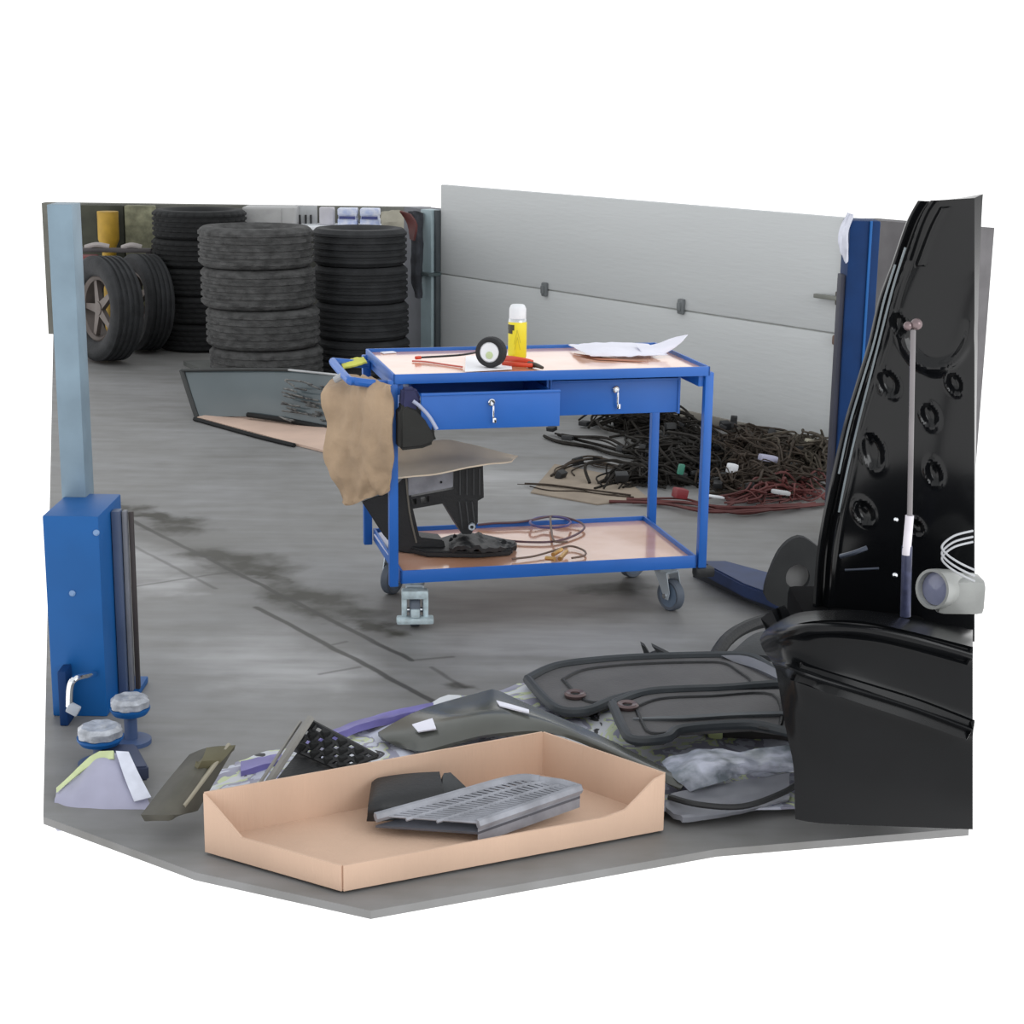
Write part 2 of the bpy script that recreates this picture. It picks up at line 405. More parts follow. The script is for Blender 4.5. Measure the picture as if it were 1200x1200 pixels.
# bolt lever on the door
q = on_door(975, 348); s = (q-DA).dot(DD); t_ = Thing('door_bolt', 'short grey bolt lever sticking out of the white door beside the blue post', 'bolt', Dw(s, q.z-.02))
bm = Bm(); box(bm, (s-.01, .03, q.z), (.16, .02, .022), .005, dm); t_.part('lever', bm, mat('bolt_grey', (112, 114, 108), .5))
bm = Bm(); box(bm, (s+.07, .015, q.z), (.05, .03, .07), .008, dm); t_.part('plate', bm, mat('bolt_dark', (70, 66, 60), .6))
q = on_door(983, 398); s = (q-DA).dot(DD); bm = Bm(); box(bm, (s, .02, q.z), (.03, .035, .05), .01, dm)
solo('door_stop', bm, mat('stop_brown', (110, 90, 80), .7), 'small brown knob at the right edge of the white door below the bolt', 'knob')

# ================================================================ TROLLEY
L_, W_, ZT = 1.0795, .5562, .87
tro = Thing('tool_trolley', 'blue two-tier workshop trolley with two drawers and wood laminate shelves', 'trolley', Vector((TX, TY, 0)), TYAW)
def tp(name, bm, m, label=None, parent=None): return tro.part(name, bm, m, label, parent, local=True)
P2 = .015
for (x, y) in ((0, 0), (L_, 0), (0, W_), (L_, W_)):
    bm = Bm(); bx(bm, x-P2, x+P2, y-P2, y+P2, .158, .85, .004); tp('post', bm, BLUE)
def tray(name, z1, z0, zd, ins):
    bm = Bm(); x0, x1, y0, y1 = ins, L_-ins, -.016, W_+.016; t = .008
    bx(bm, x0, x1, y0, y0+t, z0, z1, .002); bx(bm, x0, x1, y1-t, y1, z0, z1, .002)
    bx(bm, x0, x0+t, y0, y1, z0, z1, .002); bx(bm, x1-t, x1, y0, y1, z0, z1, .002)
    o = tp(name+'_rim', bm, BLUE)
    bm = Bm(); bx(bm, x0+t, x1-t, y0+t, y1-t, zd-.014, zd); tp(name+'_board', bm, LAM, 'glossy wood laminate shelf board')
    return o
tray('top_shelf', ZT, .838, ZT-.012, .0)
tray('bottom_shelf', .2124, .168, .196, .022)
# support under the top shelf ends
bm = Bm(); bx(bm, P2, P2+.02, 0, W_, .80, .838, .003); tp('cross_bar', bm, BLUE)
bm = Bm(); bx(bm, L_-P2-.02, L_-P2, 0, W_, .80, .838, .003); tp('cross_bar', bm, BLUE)
# drawers
def drawer(x0, x1, yf, opened):
    z0, z1 = .70, .818
    hs = Bm(); y_h = .075
    bx(hs, x0-.008, x0, y_h, .53, z0-.004, .84); bx(hs, x1, x1+.008, y_h, .53, z0-.004, .84); bx(hs, x0-.008, x1+.008, .52, .53, z0, .84)
    bx(hs, x0-.008, x1+.008, y_h, .53, .828, .838)
    tp('drawer_housing', hs, BLUE)
    d = Bm(); bx(d, x0, x1, yf, yf+.012, z0, z1, .003)
    ln = .44
    bx(d, x0+.006, x0+.014, yf+.01, yf+ln, z0+.006, z1-.014); bx(d, x1-.014, x1-.006, yf+.01, yf+ln, z0+.006, z1-.014)
    bx(d, x0+.006, x1-.006, yf+ln-.008, yf+ln, z0+.006, z1-.014); bx(d, x0+.006, x1-.006, yf+.01, yf+ln, z0+.004, z0+.012)
    bx(d, x0, x1, yf-.004, yf+.012, z1-.006, z1+.002, .002)
    dr = tp('drawer', d, BLUE)
    xc = (x0+x1)/2; rot = Matrix.Translation((xc, yf-.002, z1-.032)) @ Matrix.Rotation(PI/2, 4, 'X')
    l = Bm(); lathe(l, [(.0, .0), (.012, .0), (.012, .006), (.009, .009), (0, .009)], 20, rot); lo = tp('lock', l, CHROME, 'round silver drawer lock', dr)
    kb = Bm(); box(kb, (xc, yf-.018, z1-.036), (.003, .016, .012), .001); box(kb, (xc+.004, yf-.014, z1-.062), (.006, .003, .04), .001); box(kb, (xc+.008, yf-.014, z1-.09), (.012, .003, .016), .001)
    tp('key', kb, CHROME, 'silver key hanging in the lock', dr)
drawer(.075, .535, -.10, True)
drawer(.555, 1.0, .078, False)
# push handle at the left end
bm = Bm()
tube(bm, [(.0, .06, .825), (-.07, .06, .832), (-.115, .07, .838), (-.13, .1, .84), (-.13, W_-.1, .84), (-.115, W_-.07, .838), (-.07, W_-.06, .832), (0, W_-.06, .825)], .014, 10, k=4); tp('push_handle', bm, BLUE)
bm = Bm(); tube(bm, [(-.125, .18, .845), (-.16, .2, .822)], .012, 10); tp('handle_cap', bm, LGREY, 'pale grey cap on the push handle')
# casters
def caster(x, y, ang, r=.056, low=False):
    m = Matrix.Translation((x, y, 0)) @ Matrix.Rotation(ang, 4, 'Z')
    g = Bm(); box(g, (0, 0, .161), (.1, .085, .006), .002, m); lathe(g, [(.0, .136), (.034, .136), (.036, .158), (0, .158)], 20, m)
    for s in (-1, 1):
        pl = [Vector((-.03, s*.026, .140)), Vector((.034, s*.026, .140)), Vector((.052, s*.026, .07)), Vector((.046, s*.026, .045)), Vector((.03, s*.026, .045))]
        prism(g, [m @ p for p in pl], (m.to_3x3() @ Vector((0, s*.004, 0))))
    box(g, (.0, 0, .138), (.07, .056, .008), .002, m)
    c = tp('caster_fork', g, ZINC, 'bright zinc caster fork')
    wm = m @ Matrix.Translation((.03, 0, r)) @ Matrix.Rotation(PI/2, 4, 'X')
    wb = Bm(); lathe(wb, [(.042, -.014), (r-.004, -.017), (r, -.012), (r, .012), (r-.004, .017), (.042, .014)], 36, wm, close=True); wh = tp('caster_wheel', wb, mat('caster_rubber', (84, 92, 104), .6), 'dark grey rubber caster wheel', c)
    hb = Bm(); lathe(hb, [(0, -.015), (.043, -.015), (.043, .015), (0, .015)], 24, wm); tp('caster_hub', hb, mat('hub_blue_grey', (96, 112, 132), .5), None, c)
    ab = Bm(); lathe(ab, [(0, -.034), (.009, -.034), (.009, .034), (0, .034)], 12, wm); tp('axle_bolt', ab, CHROME, None, c)
    return c, m
c0, m0 = caster(.085, .08, -PI/2-.15)
bm = Bm()   # brake pedal and guard on the near left caster
pl = [Vector((.045, -.055, .02)), Vector((.045, .055, .02)), Vector((.075, .062, .035)), Vector((.085, .058, .05)), Vector((.085, -.058, .05)), Vector((.075, -.062, .035))]
box(bm, (.075, 0, .034), (.05, .125, .022), .008, m0); box(bm, (.064, -.036, .085), (.02, .018, .1), .005, m0); box(bm, (.064, .036, .085), (.02, .018, .1), .005, m0)
box(bm, (.055, 0, .12), (.05, .09, .03), .008, m0); box(bm, (.09, 0, .06), (.012, .03, .03), .004, m0)
tp('brake_pedal', bm, mat('pale_zinc', (190, 206, 212), .45, metal=.2, var=.2, nscale=30), 'pale metal foot brake of the caster', c0)
caster(L_-.1, .08, -1.15)
caster(.09, W_-.09, -2.3)
caster(L_-.12, W_-.08, .4)
bm = Bm(); box(bm, (L_+.01, .0, .15), (.07, .05, .035), .01); tp('corner_bumper', bm, BLK, 'black rubber corner bumper')

# ---- things on the top shelf
ZD = ZT-.012
q = T(.503, .366, ZD)
can = Thing('spray_can', 'yellow spray can with white cap standing on the trolley top', 'spray can', q)
R = .0325
def lm(z=0): return Matrix.Translation(q+Vector((0, 0, z)))
bm = Bm(); lathe(bm, [(0, 0), (R-.002, 0), (R, .004), (R, .122), (R-.001, .126), (0, .126)], 32, lm()); body = can.part('can_body', bm, YEL)
bm = Bm(); lathe(bm, [(0, .126), (R, .126), (R-.003, .138), (R-.005, .14), (0, .14)], 32, lm()); can.part('shoulder', bm, STEEL)
bm = Bm(); lathe(bm, [(0, .138), (R-.003, .138), (R-.003, .17), (R-.008, .182), (R-.012, .185), (0, .186)], 32, lm()); can.part('cap', bm, WHITE, 'white plastic cap')
bm = Bm()
def cyl_patch(bm, a0, a1, z0, z1, r, fn=None):
    n = 10
    for j in range(1):
        A_ = [[bm.verts.new(q+Vector((r*math.cos(a0+(a1-a0)*i/n), r*math.sin(a0+(a1-a0)*i/n), z))) for i in range(n+1)] for z in ((z0), (z1))]
        B_ = [[bm.verts.new(v.co*1) for v in row] for row in A_]
        for row in B_:
            for v in row: v.co += (v.co-Vector((q.x, q.y, v.co.z))).normalized()*.0008
        for i in range(n):
            bm.faces.new((A_[0][i], A_[0][i+1], A_[1][i+1], A_[1][i])); bm.faces.new((B_[0][i], B_[0][i+1], B_[1][i+1], B_[1][i]))
cyl_patch(bm, math.radians(188), math.radians(250), .098, .117, R+.0002); cyl_patch(bm, math.radians(195), math.radians(238), .086, .098, R+.0002)
can.part('emblem', bm, mat('emblem_black', (58, 56, 40), .5), 'black emblem on the yellow can', body)
# thin chevron print on the can
bm = Bm()
for (a0, z0, a1, z1) in ((252, .05, 268, .1), (268, .1, 290, .055), (255, .03, 270, .075), (270, .075, 288, .03)):
    pts = [q+Vector(((R+.0004)*math.cos(math.radians(a0+(a1-a0)*i/5)), (R+.0004)*math.sin(math.radians(a0+(a1-a0)*i/5)), z0+(z1-z0)*i/5)) for i in range(6)]
    tube(bm, pts, .0009, 5, smooth=False)
can.part('chevron_print', bm, mat('print_olive', (196, 184, 40), .5), None, body)

# test wheel with rod
c_ = T(.351, .117, ZD+.052); ax = Vector((-.30, -.93, .06)).normalized()
rm = ax.to_track_quat('Z', 'Y').to_matrix().to_4x4(); rm.translation = c_
tw = Thing('hand_wheel', 'small black rubber wheel with white disc standing upright on the trolley top', 'wheel', T(.351, .117, ZD))
bm = Bm(); lathe(bm, [(.034, -.02), (.044, -.024), (.051, -.018), (.052, .0), (.049, .014), (.043, .018), (.034, .016)], 40, rm, close=True); tw.part('tyre', bm, RUB)
bm = Bm(); lathe(bm, [(0, -.015), (.035, -.015), (.035, .012), (.03, .015), (.01, .013), (0, .013)], 32, rm); dsc = tw.part('disc', bm, WHITE, 'white disc')
bm = Bm(); lathe(bm, [(0, .013), (.013, .013), (.011, .017), (0, .018)], 20, rm @ Matrix.Translation((0, -.01, 0))); tw.part('emblem', bm, mat('pale_green', (190, 206, 160), .5), 'pale green emblem', dsc)
bm = Bm(); tube(bm, [c_+Vector((-.03, .02, .0)), Z(540, 418, ZD+.02), Z(492, 421, ZD+.006)], .0035, 8); tw.part('rod', bm, BLK, 'thin black rod')
bm = Bm(); tube(bm, [Z(493, 421, ZD+.007), Z(487, 421.5, ZD+.007)], .006, 8); tw.part('rod_tip', bm, RED, 'red rod tip')
bm = Bm(); tube(bm, [Z(483, 423, ZD+.004), Z(500, 424, ZD+.004), Z(520, 427, ZD+.004), Z(542, 430, ZD+.004)], .003, 6)
solo('red_pencil', bm, mat('dull_red', (196, 96, 84), .5), 'thin dull red stick lying on the trolley top in front of the rod', 'stick')
bm = Bm(); box(bm, (0, 0, 0), (.05, .03, .004), .001, Matrix.Translation(Z(455, 413, ZD+.003)) @ Matrix.Rotation(.5, 4, 'Z'))
solo('paper_scrap', bm, PAPER, 'small white scrap at the far left corner of the trolley top', 'paper')
# thin flat white patch under the wheel
bm = Bm(); prism(bm, [Z(546, 418, ZD+.003), Z(598, 416.5, ZD+.003), Z(600, 433, ZD+.003), Z(545, 436, ZD+.003)], Vector((0, 0, .003)))
solo('white_patch', bm, mat('bright_white', (245, 245, 250), .5, var=.01), 'flat white patch under the small black wheel', 'paper')
tw.e.location.z += .006
# pliers
pl = Thing('pliers', 'pair of pliers with orange handles lying in front of the spray can', 'pliers', Z(612, 425, ZD))
bm = Bm(); tube(bm, [Z(592, 420, ZD+.014), Z(603, 421, ZD+.017), Z(616, 423, ZD+.016), Z(624, 425, ZD+.012)], lambda t: .011-.002*t, 10); pl.part('grip', bm, RED)
bm = Bm(); tube(bm, [Z(590, 426, ZD+.01), Z(603, 427, ZD+.012), Z(616, 428, ZD+.011), Z(624, 428, ZD+.011)], lambda t: .009-.002*t, 10); pl.part('grip', bm, RED)
bm = Bm(); tube(bm, [Z(620, 427, ZD+.01), Z(628, 428, ZD+.011), Z(636, 431, ZD+.008)], lambda t: .012-.007*t, 8); pl.part('jaw', bm, mat('dark_steel', (78, 74, 66), .4, metal=.6))
# papers
def yq(px, py, z): return Z(px, py, z)
bm = loft([[yq(666, 404, ZD+.012), yq(690, 402, ZD+.03), yq(725, 401, ZD+.025), yq(760, 403, ZD+.02)],
           [yq(680, 411, ZD+.022), yq(705, 410, ZD+.03), yq(735, 411, ZD+.022), yq(775, 411, ZD+.02)],
           [yq(692, 417, ZD+.012), yq(712, 417.5, ZD+.012), yq(745, 417, ZD+.012), yq(783, 415.5, ZD+.014)]], 24, 6, lambda u, v: .004*nz(u*9, v*6), .0015)
solo('paper_sheets', bm, PAPER, 'crumpled white paper spread flat on the right of the trolley top', 'paper')
yb = T(.96, .40, 0).y; yf_ = T(.95, .28, 0).y
bm = loft([[A(745, 404, yb-.02), A(765, 404, yb), A(788, 396, yb), A(806, 392, yb-.02)],
           [A(750, 410, yf_+.02), A(770, 409, yf_+.02), A(788, 404, yf_+.02), A(802, 396.5, yf_+.02)],
           [A(755, 417, yf_), A(774, 416, yf_), A(788, 409, yf_), A(800, 399, yf_)]], 20, 5, lambda u, v: .003*nz(u*7+3, v*6), .0015)
solo('paper_sheet', bm, PAPER, 'white sheet curling up above the right end of the trolley top', 'paper')
bm = loft([[Z(672, 414, ZD+.004), Z(700, 421, ZD+.004)], [Z(730, 421, ZD+.004), Z(760, 424, ZD+.004)]], 6, 3, None, .002, smooth=False)
solo('brown_envelope', bm, mat('brown_env', (170, 112, 88), .7), 'brown folder edge showing under the crumpled white paper', 'folder')
# yellow rag on the handle
bm = loft([[A(399, 425, 5.93), A(412, 420, 5.95), A(426, 418, 5.97)], [A(401, 428, 5.88), A(413, 424, 5.9), A(428, 421, 5.92)], [A(403, 431, 5.86), A(415, 428, 5.87), A(430, 424, 5.88)]], 12, 4, lambda u, v: .004*nz(u*5, v*5), .006)
solo('yellow_cloth', bm, mat('yellow_cloth', (206, 206, 92), .8, var=.15), 'yellow cloth lying over the push handle of the blue trolley', 'cloth')

# ---- things on the bottom shelf
yA = T(.25, .22, 0).y
def PX(lst, Y): return [A(x, y, Y) for x, y in lst]
br = Thing('plastic_bracket', 'large black plastic car bracket standing on the lower shelf', 'car part', T(.2, .22, .197))
back = T(0, 1, 0)-T(0, 0, 0)
bm = Bm(); prism(bm, PX([(424, 588), (440, 582), (456, 578), (476, 557), (480, 565), (484, 596), (492, 630), (520, 633), (524, 650), (498, 652), (466, 646), (450, 628)], yA), back*.09); bevel_all(bm, .004); br.part('wedge', bm, BLK)
bm = Bm(); tube(bm, PX([(476, 560), (480, 600), (488, 636)], yA-.003), .0035, 6); br.part('edge_rib', bm, mat('rib_grey', (96, 92, 84), .5), 'pale grey rib edge')
bm = Bm(); prism(bm, PX([(478, 583), (532, 573), (532, 546), (545, 547), (550, 543), (566, 545), (567, 583), (560, 587), (560, 612), (552, 626), (542, 626), (520, 590), (480, 597)], yA+.005), back*.10,
                 holes=[PX([(482, 585), (488, 584), (488, 591), (482, 592)], yA+.005), PX([(493, 583), (503, 581), (503, 588), (493, 590)], yA+.005)]); br.part('cross_frame', bm, BLK)
for a_, b_ in [((x, 549), (x, 580)) for x in (539, 547, 555, 562)]+[((x, 588), (x+4, 620)) for x in (538, 546, 553)]:
    bm = Bm(); tube(bm, [A(*a_, yA), A(*b_, yA)], .003, 5); br.part('rib', bm, BLK_M, 'raised rib of the bracket')
bm = Bm(); prism(bm, PX([(478, 557), (531, 552), (531, 571), (478, 581)], yA-.002), back*.02); bevel_all(bm, .002); mp_ = br.part('mounting_plate', bm, GREYP, 'grey mounting plate')
bm = Bm(); lathe(bm, [(0, -.004), (.004, -.004), (.004, .004), (0, .004)], 12, Matrix.Translation(A(517, 565, yA-.003)) @ Matrix.Rotation(PI/2, 4, 'X')); br.part('bolt_hole', bm, RUB_D, None, mp_)
bm = Bm(); prism(bm, [Z(480, 648, .2), Z(528, 633, .2), Z(560, 631, .2), Z(606, 641, .2), Z(600, 651, .2), Z(560, 654, .2), Z(500, 653, .2)], Vector((0, 0, .022))); bevel_all(bm, .006); br.part('base_flange', bm, BLK)
bm = loft([[Z(526, 632, .24), Z(545, 622, .25), Z(562, 625, .24), Z(600, 636, .225)], [Z(526, 642, .235), Z(550, 640, .25), Z(575, 642, .24), Z(606, 641, .22)]], 24, 8, lambda u, v: .012*nz(u*12, v*7, 4), .015)
br.part('ribbed_foot', bm, BLK)
bm = Bm(); lathe(bm, [(.006, -.01), (.012, -.01), (.012, .01), (.006, .01)], 14, Matrix.Translation(A(553, 617, yA-.01)) @ Matrix.Rotation(PI/2, 4, 'X'), close=True); br.part('grommet', bm, ZINC, 'metal grommet')

def ring(px, py, rx, ry, z, n=10, a0=0, a1=2*PI, dz=.006):
    return [Z(px+rx*math.cos(a0+(a1-a0)*i/n), py+ry*math.sin(a0+(a1-a0)*i/n), z+dz*math.sin(i*1.7)) for i in range(n+1)]
hc = Thing('cable_loop', 'coiled maroon and purple cable lying on the lower shelf', 'cable', Z(640, 630, .197))
bm = Bm()
tube(bm, [Z(560, 615, .21), Z(580, 613, .215), Z(605, 612, .215), Z(625, 609, .22), Z(650, 605, .22), Z(675, 610, .215), Z(685, 618, .21), Z(672, 628, .205), Z(645, 635, .205), Z(600, 634, .205), Z(570, 628, .205)], .0042, 8); hc.part('outer_strand', bm, MAROON)
bm = Bm()
tube(bm, ring(645, 612, 24, 6.5, .216), .0045, 8); hc.part('purple_strand', bm, PURPLE, 'purple cable loop')
bm = Bm(); tube(bm, [Z(645, 606, .225), Z(646, 620, .215), Z(650, 634, .212), Z(665, 635, .208)], .004, 8)
tube(bm, [Z(600, 655, .206), Z(625, 652, .206), Z(650, 645, .21), Z(668, 640, .208), Z(684, 645, .206), Z(685, 651, .205), Z(670, 654, .204)], .0038, 8); hc.part('inner_strand', bm, mat('brown_cable', (104, 84, 72), .5))
for (a, b) in (((648, 650), (658, 644)), ((656, 655), (664, 646)), ((640, 654), (650, 655))):
    bm = Bm(); tube(bm, [Z(*a, .21), Z(*b, .214)], .008, 8); hc.part('connector', bm, BRASS, 'brass cable connector')
bm = loft([[Z(438, 626, .203), Z(452, 622, .203)], [Z(446, 638, .203), Z(462, 632, .203)], [Z(455, 650, .203), Z(470, 640, .203)]], 6, 3, None, .002, smooth=False)
solo('paper_note', bm, PAPER, 'white paper lying at the left end of the lower shelf', 'paper')

# ---- cardboard, kraft paper and black bag between the shelves
ys = T(.1, .12, 0).y
bm = loft([[A(440, 531, ys+.10), A(470, 524, ys+.15), A(520, 515, ys+.22), A(552, 521, ys+.28), A(607, 534, ys+.34)],
           [A(445, 548, ys+.10), A(480, 542, ys+.12), A(530, 535, ys+.16), A(566, 536, ys+.18), A(602, 538, ys+.3)],
           [A(450, 561, ys-.12), A(480, 558, ys-.10), A(520, 553, ys-.04), A(560, 545, ys+.03), A(600, 540, ys+.22)]], 26, 5, lambda u, v: .004*nz(u*5, v*4), .005)
solo('cardboard_sheet', bm, mat('pale_kraft', (206, 190, 168), .8, var=.06), 'thin brown cardboard sheet lying on the black bracket below the drawers', 'cardboard')
bag = ysb = T(.06, -.10, 0).y
bag = Thing('black_bag', 'black bag with a grey zip edge on the brown cardboard behind the trolley post', 'bag', A(490, 525, ysb))
bm = Bm(); prism(bm, PX([(468, 480), (476, 473), (490, 478), (502, 490), (512, 510), (511, 520), (496, 526), (468, 529)], ysb), back*.08); bevel_all(bm, .012, 3)
bag.part('bag_body', bm, mat('bag_cloth', (40, 40, 38), .85, bump=.5, bscale=20))
bm = Bm(); tube(bm, PX([(484, 470), (492, 476), (503, 488), (512, 503)], ysb-.005), .006, 8); bag.part('zip_edge', bm, mat('silver_edge', (160, 166, 190), .4), 'silver grey zip edge')
bm = Bm(); prism(bm, PX([(472, 456), (488, 455), (494, 468), (490, 482), (478, 488), (470, 476)], ysb+.01), back*.05); bevel_all(bm, .008); bag.part('strap_lump', bm, mat('navy_cloth', (44, 46, 84), .8), 'dark navy bundle')

yk = T(-.06, -.02, 0).y
kp = loft([[A(388, 445, yk+.30), A(402, 441, yk+.34), A(420, 438, yk+.30), A(436, 443, yk+.12), A(457, 451, yk-.02)],
           [A(376, 462, yk+.20), A(395, 458, yk+.18), A(418, 456, yk+.12), A(436, 458, yk+.03), A(458, 462, yk-.03)],
           [A(383, 495, yk+.16), A(400, 495, yk+.12), A(420, 492, yk+.06), A(438, 495, yk+.0), A(459, 498, yk-.04)],
           [A(379, 537, yk+.14), A(402, 535, yk+.10), A(422, 532, yk+.04), A(440, 533, yk-.01), A(461, 536, yk-.04)],
           [A(392, 566, yk+.12), A(406, 567, yk+.09), A(422, 566, yk+.05), A(440, 562, yk+.0), A(458, 558, yk-.03)],
           [A(401, 589, yk+.12), A(412, 592, yk+.09), A(426, 586, yk+.06), A(441, 581, yk+.03), A(456, 576, yk-.0)]], 34, 6,
          lambda u, v: .016*nz(u*5, v*5)+.007*nz(u*14, v*14, 3), .006)
solo('packing_paper', kp, KRAFT, 'crumpled brown packing paper hanging over the left handle of the blue trolley', 'paper')

# ================================================================ TYRES
def tyre_mesh(R, w, ri, seg=120, blocks=True, grooves=4):
    bm = Bm(); h = w/2; prof = []
    prof += [(ri, -h*.62), (ri+.012, -h*.78), (ri+(R-ri)*.45, -h*1.0), (ri+(R-ri)*.8, -h*.97), (R-.014, -h*.88), (R-.006, -h*.80)]
    tw_ = h*1.56; n = grooves*2+1
    zz = -h*.78; step = tw_/n
    tr = []
    for i in range(n):
        z0 = zz+i*step; z1 = z0+step
        r = R if i % 2 == 0 else R-.011
        w_ = .0
        tr += [(r, z0+.002), (r, z1-.002)]
    a = len(prof); prof += tr; b = len(prof)
    prof += [(R-.006, h*.80), (R-.014, h*.88), (ri+(R-ri)*.8, h*.97), (ri+(R-ri)*.45, h*1.0), (ri+.012, h*.78), (ri, h*.62)]
    def rf(r, i, j):
        if blocks and (a-1 <= j < b+1) and r > R-.008:
            ph = (i + (2 if ((j-a)//4) % 2 else 0)) % 4
            return r-(.008 if ph == 0 else 0)
        return r
    return lathe(bm, prof, seg, None, close=True, rfun=rf)
def tyre_src(name, R, w, ri, m, **k):
    return link_mesh(name, tyre_mesh(R, w, ri, **k), m)
def stack(src, x, y, w, n, labels, group, jit, first=True, z0=0.0, tops=None):
    z = z0
    for i in range(n):
        o = src if (first and i == 0) else src.copy()
        if not (first and i == 0): C.objects.link(o)
        o.location = (x+jit[i][0], y+jit[i][1], z+w/2); o.rotation_euler = (0, 0, jit[i][0]*90+i)
        o['label'] = labels[i]; o['category'] = 'tyre'; o['group'] = group
        z += w
    return z
ordn = ['lowest', 'second from the bottom', 'third from the bottom', 'topmost']
def labs(desc, n):
    w_ = {4: ordn, 5: ['lowest', 'second from the bottom', 'middle', 'second from the top', 'topmost']}[n]
    return [f'{desc}, {k_} of its stack' for k_ in w_]
# grey dusty stack in front
ra = .347
qa = A(300, 400, 10.45)
s1 = tyre_src('tyre', ra, .242, .20, RUB_G)
stack(s1, 0, 10.45, .242, 4, labs('dusty grey car tyre in the nearest stack', 4), 'grey tyres in the nearest stack', [(A(313, 440, 10.45).x, 0), (A(309, 400, 10.45).x, .0), (A(303, 350, 10.45).x, 0), (A(300, 300, 10.45).x, .0)])
s2 = tyre_src('tyre', .30, .232, .175, RUB, blocks=False)
x2 = A(423, 350, 10.95).x
stack(s2, 0, 10.95, .232, 4, labs('smooth black tyre in the right stack', 4), 'black tyres in the right stack', [(x2+.012, 0), (x2+.006, 0), (x2, 0), (x2-.005, 0)])
s3 = tyre_src('tyre', .325, .195, .19, RUB_D)
x3 = A(236, 330, 12.0).x
stack(s3, 0, 12.0, .192, 5, labs('dark tyre in the stack behind the grey tyres', 5), 'dark tyres in the rear stack', [(x3+.01, 0), (x3+.02, 0), (x3, 0), (x3-.01, 0), (x3, 0)])
s3.data.materials[0] = RUB_D

# upright wheels on the left
def wheel(px, py, Y, R, w, tilt, label, rim=True):
    c = A(px, py, Y); c.z = R+.01
    t = Thing('car_wheel', label, 'wheel', Vector((c.x, c.y, 0)))
    ax = Vector((-math.sin(tilt), -math.cos(tilt), .05)).normalized()
    m = ax.to_track_quat('Z', 'X').to_matrix().to_4x4(); m.translation = c
    bm = tyre_mesh(R, w, R*.62, blocks=False); bmesh.ops.transform(bm, matrix=m, verts=bm.verts); t.part('tyre', bm, RUB)
    bm = Bm(); ri = R*.63
    lathe(bm, [(ri, -w*.3), (ri, w*.3), (ri-.012, w*.34), (ri-.03, w*.25), (ri-.03, -w*.25), (ri-.012, -w*.3)], 48, m, close=True)
    r_ = t.part('rim', bm, mat('dull_alloy', (96, 88, 84), .45, metal=.4), 'dull alloy rim')
    bm = Bm()
    for k_ in range(5):
        a = 2*PI*k_/5+.3; rot = m @ Matrix.Rotation(a, 4, 'Z')
        prism(bm, [rot @ Vector(v) for v in ((.03, -.03, w*.26), (ri-.02, -.016, w*.22), (ri-.02, .016, w*.22), (.03, .03, w*.26))], (m.to_3x3() @ Vector((0, 0, -.03))))
    lathe(bm, [(0, w*.2), (.05, w*.2), (.045, w*.28), (0, w*.29)], 20, m)
    t.part('spokes', bm, mat('dull_alloy', (104, 98, 96), .45), 'five alloy spokes', r_)
wheel(124, 360, 11.25, .345, .22, .86, 'car wheel with dull alloy rim standing upright beside the blue-grey column')
wheel(168, 358, 11.75, .33, .2, .95, 'black car wheel standing upright behind the alloy wheel at the left')
# rail with cloth above the wheels
rk = Thing('tyre_rack', 'low dark rack with a pale top rail above the upright wheels', 'rack', Vector((A(135, 300, 11.75).x, 12.05, 0)))
bm = Bm(); x0 = A(84, 292, 12.0).x; x1 = A(178, 292, 12.0).x; zr = A(120, 292, 12.0).z
bx(bm, x0, x1, 11.97, 12.03, zr-.02, zr+.01, .006); rk.part('rail', bm, mat('rail_dark', (62, 58, 60), .5))
for x in (x0+.02, x1-.02):
    bm = Bm(); bx(bm, x-.02, x+.02, 11.98, 12.02, 0, zr-.02); rk.part('upright', bm, mat('rail_dark', (62, 58, 60), .5))
for (a, b, g) in ((100, 128, 'left'), (143, 166, 'right')):
    bm = Bm(); xa = A(a, 290, 11.99).x; xb = A(b, 290, 11.99).x
    tube(bm, [Vector((xa, 11.99, zr+.012)), Vector(((xa+xb)/2, 11.98, zr+.032)), Vector((xb, 11.99, zr+.018))], .018, 8)
    solo('white_cloth', bm, mat('dull_white', (160, 154, 152), .8), f'pale cloth roll on the {g} of the dark rack rail', 'cloth')
bm = Bm(); bx(bm, A(90, 300, 11.9).x, A(115, 300, 11.9).x, 11.8, 11.95, 0, A(100, 299, 11.85).z, .02)
solo('red_cabinet', bm, RED_D, 'dark red box standing behind the alloy wheel', 'box')
bm = Bm(); xc = A(127, 270, 12.3).x; zt = A(127, 247, 12.3).z
lathe(bm, [(0, 0), (.05, 0), (.05, .66), (.075, .72), (.075, zt-.004), (0, zt)], 20, Matrix.Translation((xc, 12.3, 0)))
solo('gas_cylinder', bm, YEL_D, 'ochre yellow cylinder standing behind the pale rail', 'cylinder')
bm = Bm(); bx(bm, A(88, 260, 12.45).x, A(146, 260, 12.45).x, 12.42, 12.5, 0, .952, .01)
solo('dark_board', bm, GRN_D, 'dark green board behind the yellow cylinder', 'board')
bm = Bm(); bx(bm, A(147, 260, 12.45).x, A(182, 260, 12.45).x, 12.42, 12.5, 0, .952, .01)
solo('printed_sack', bm, OLIVE, 'olive printed sack beside the dark rear tyre stack', 'sack')
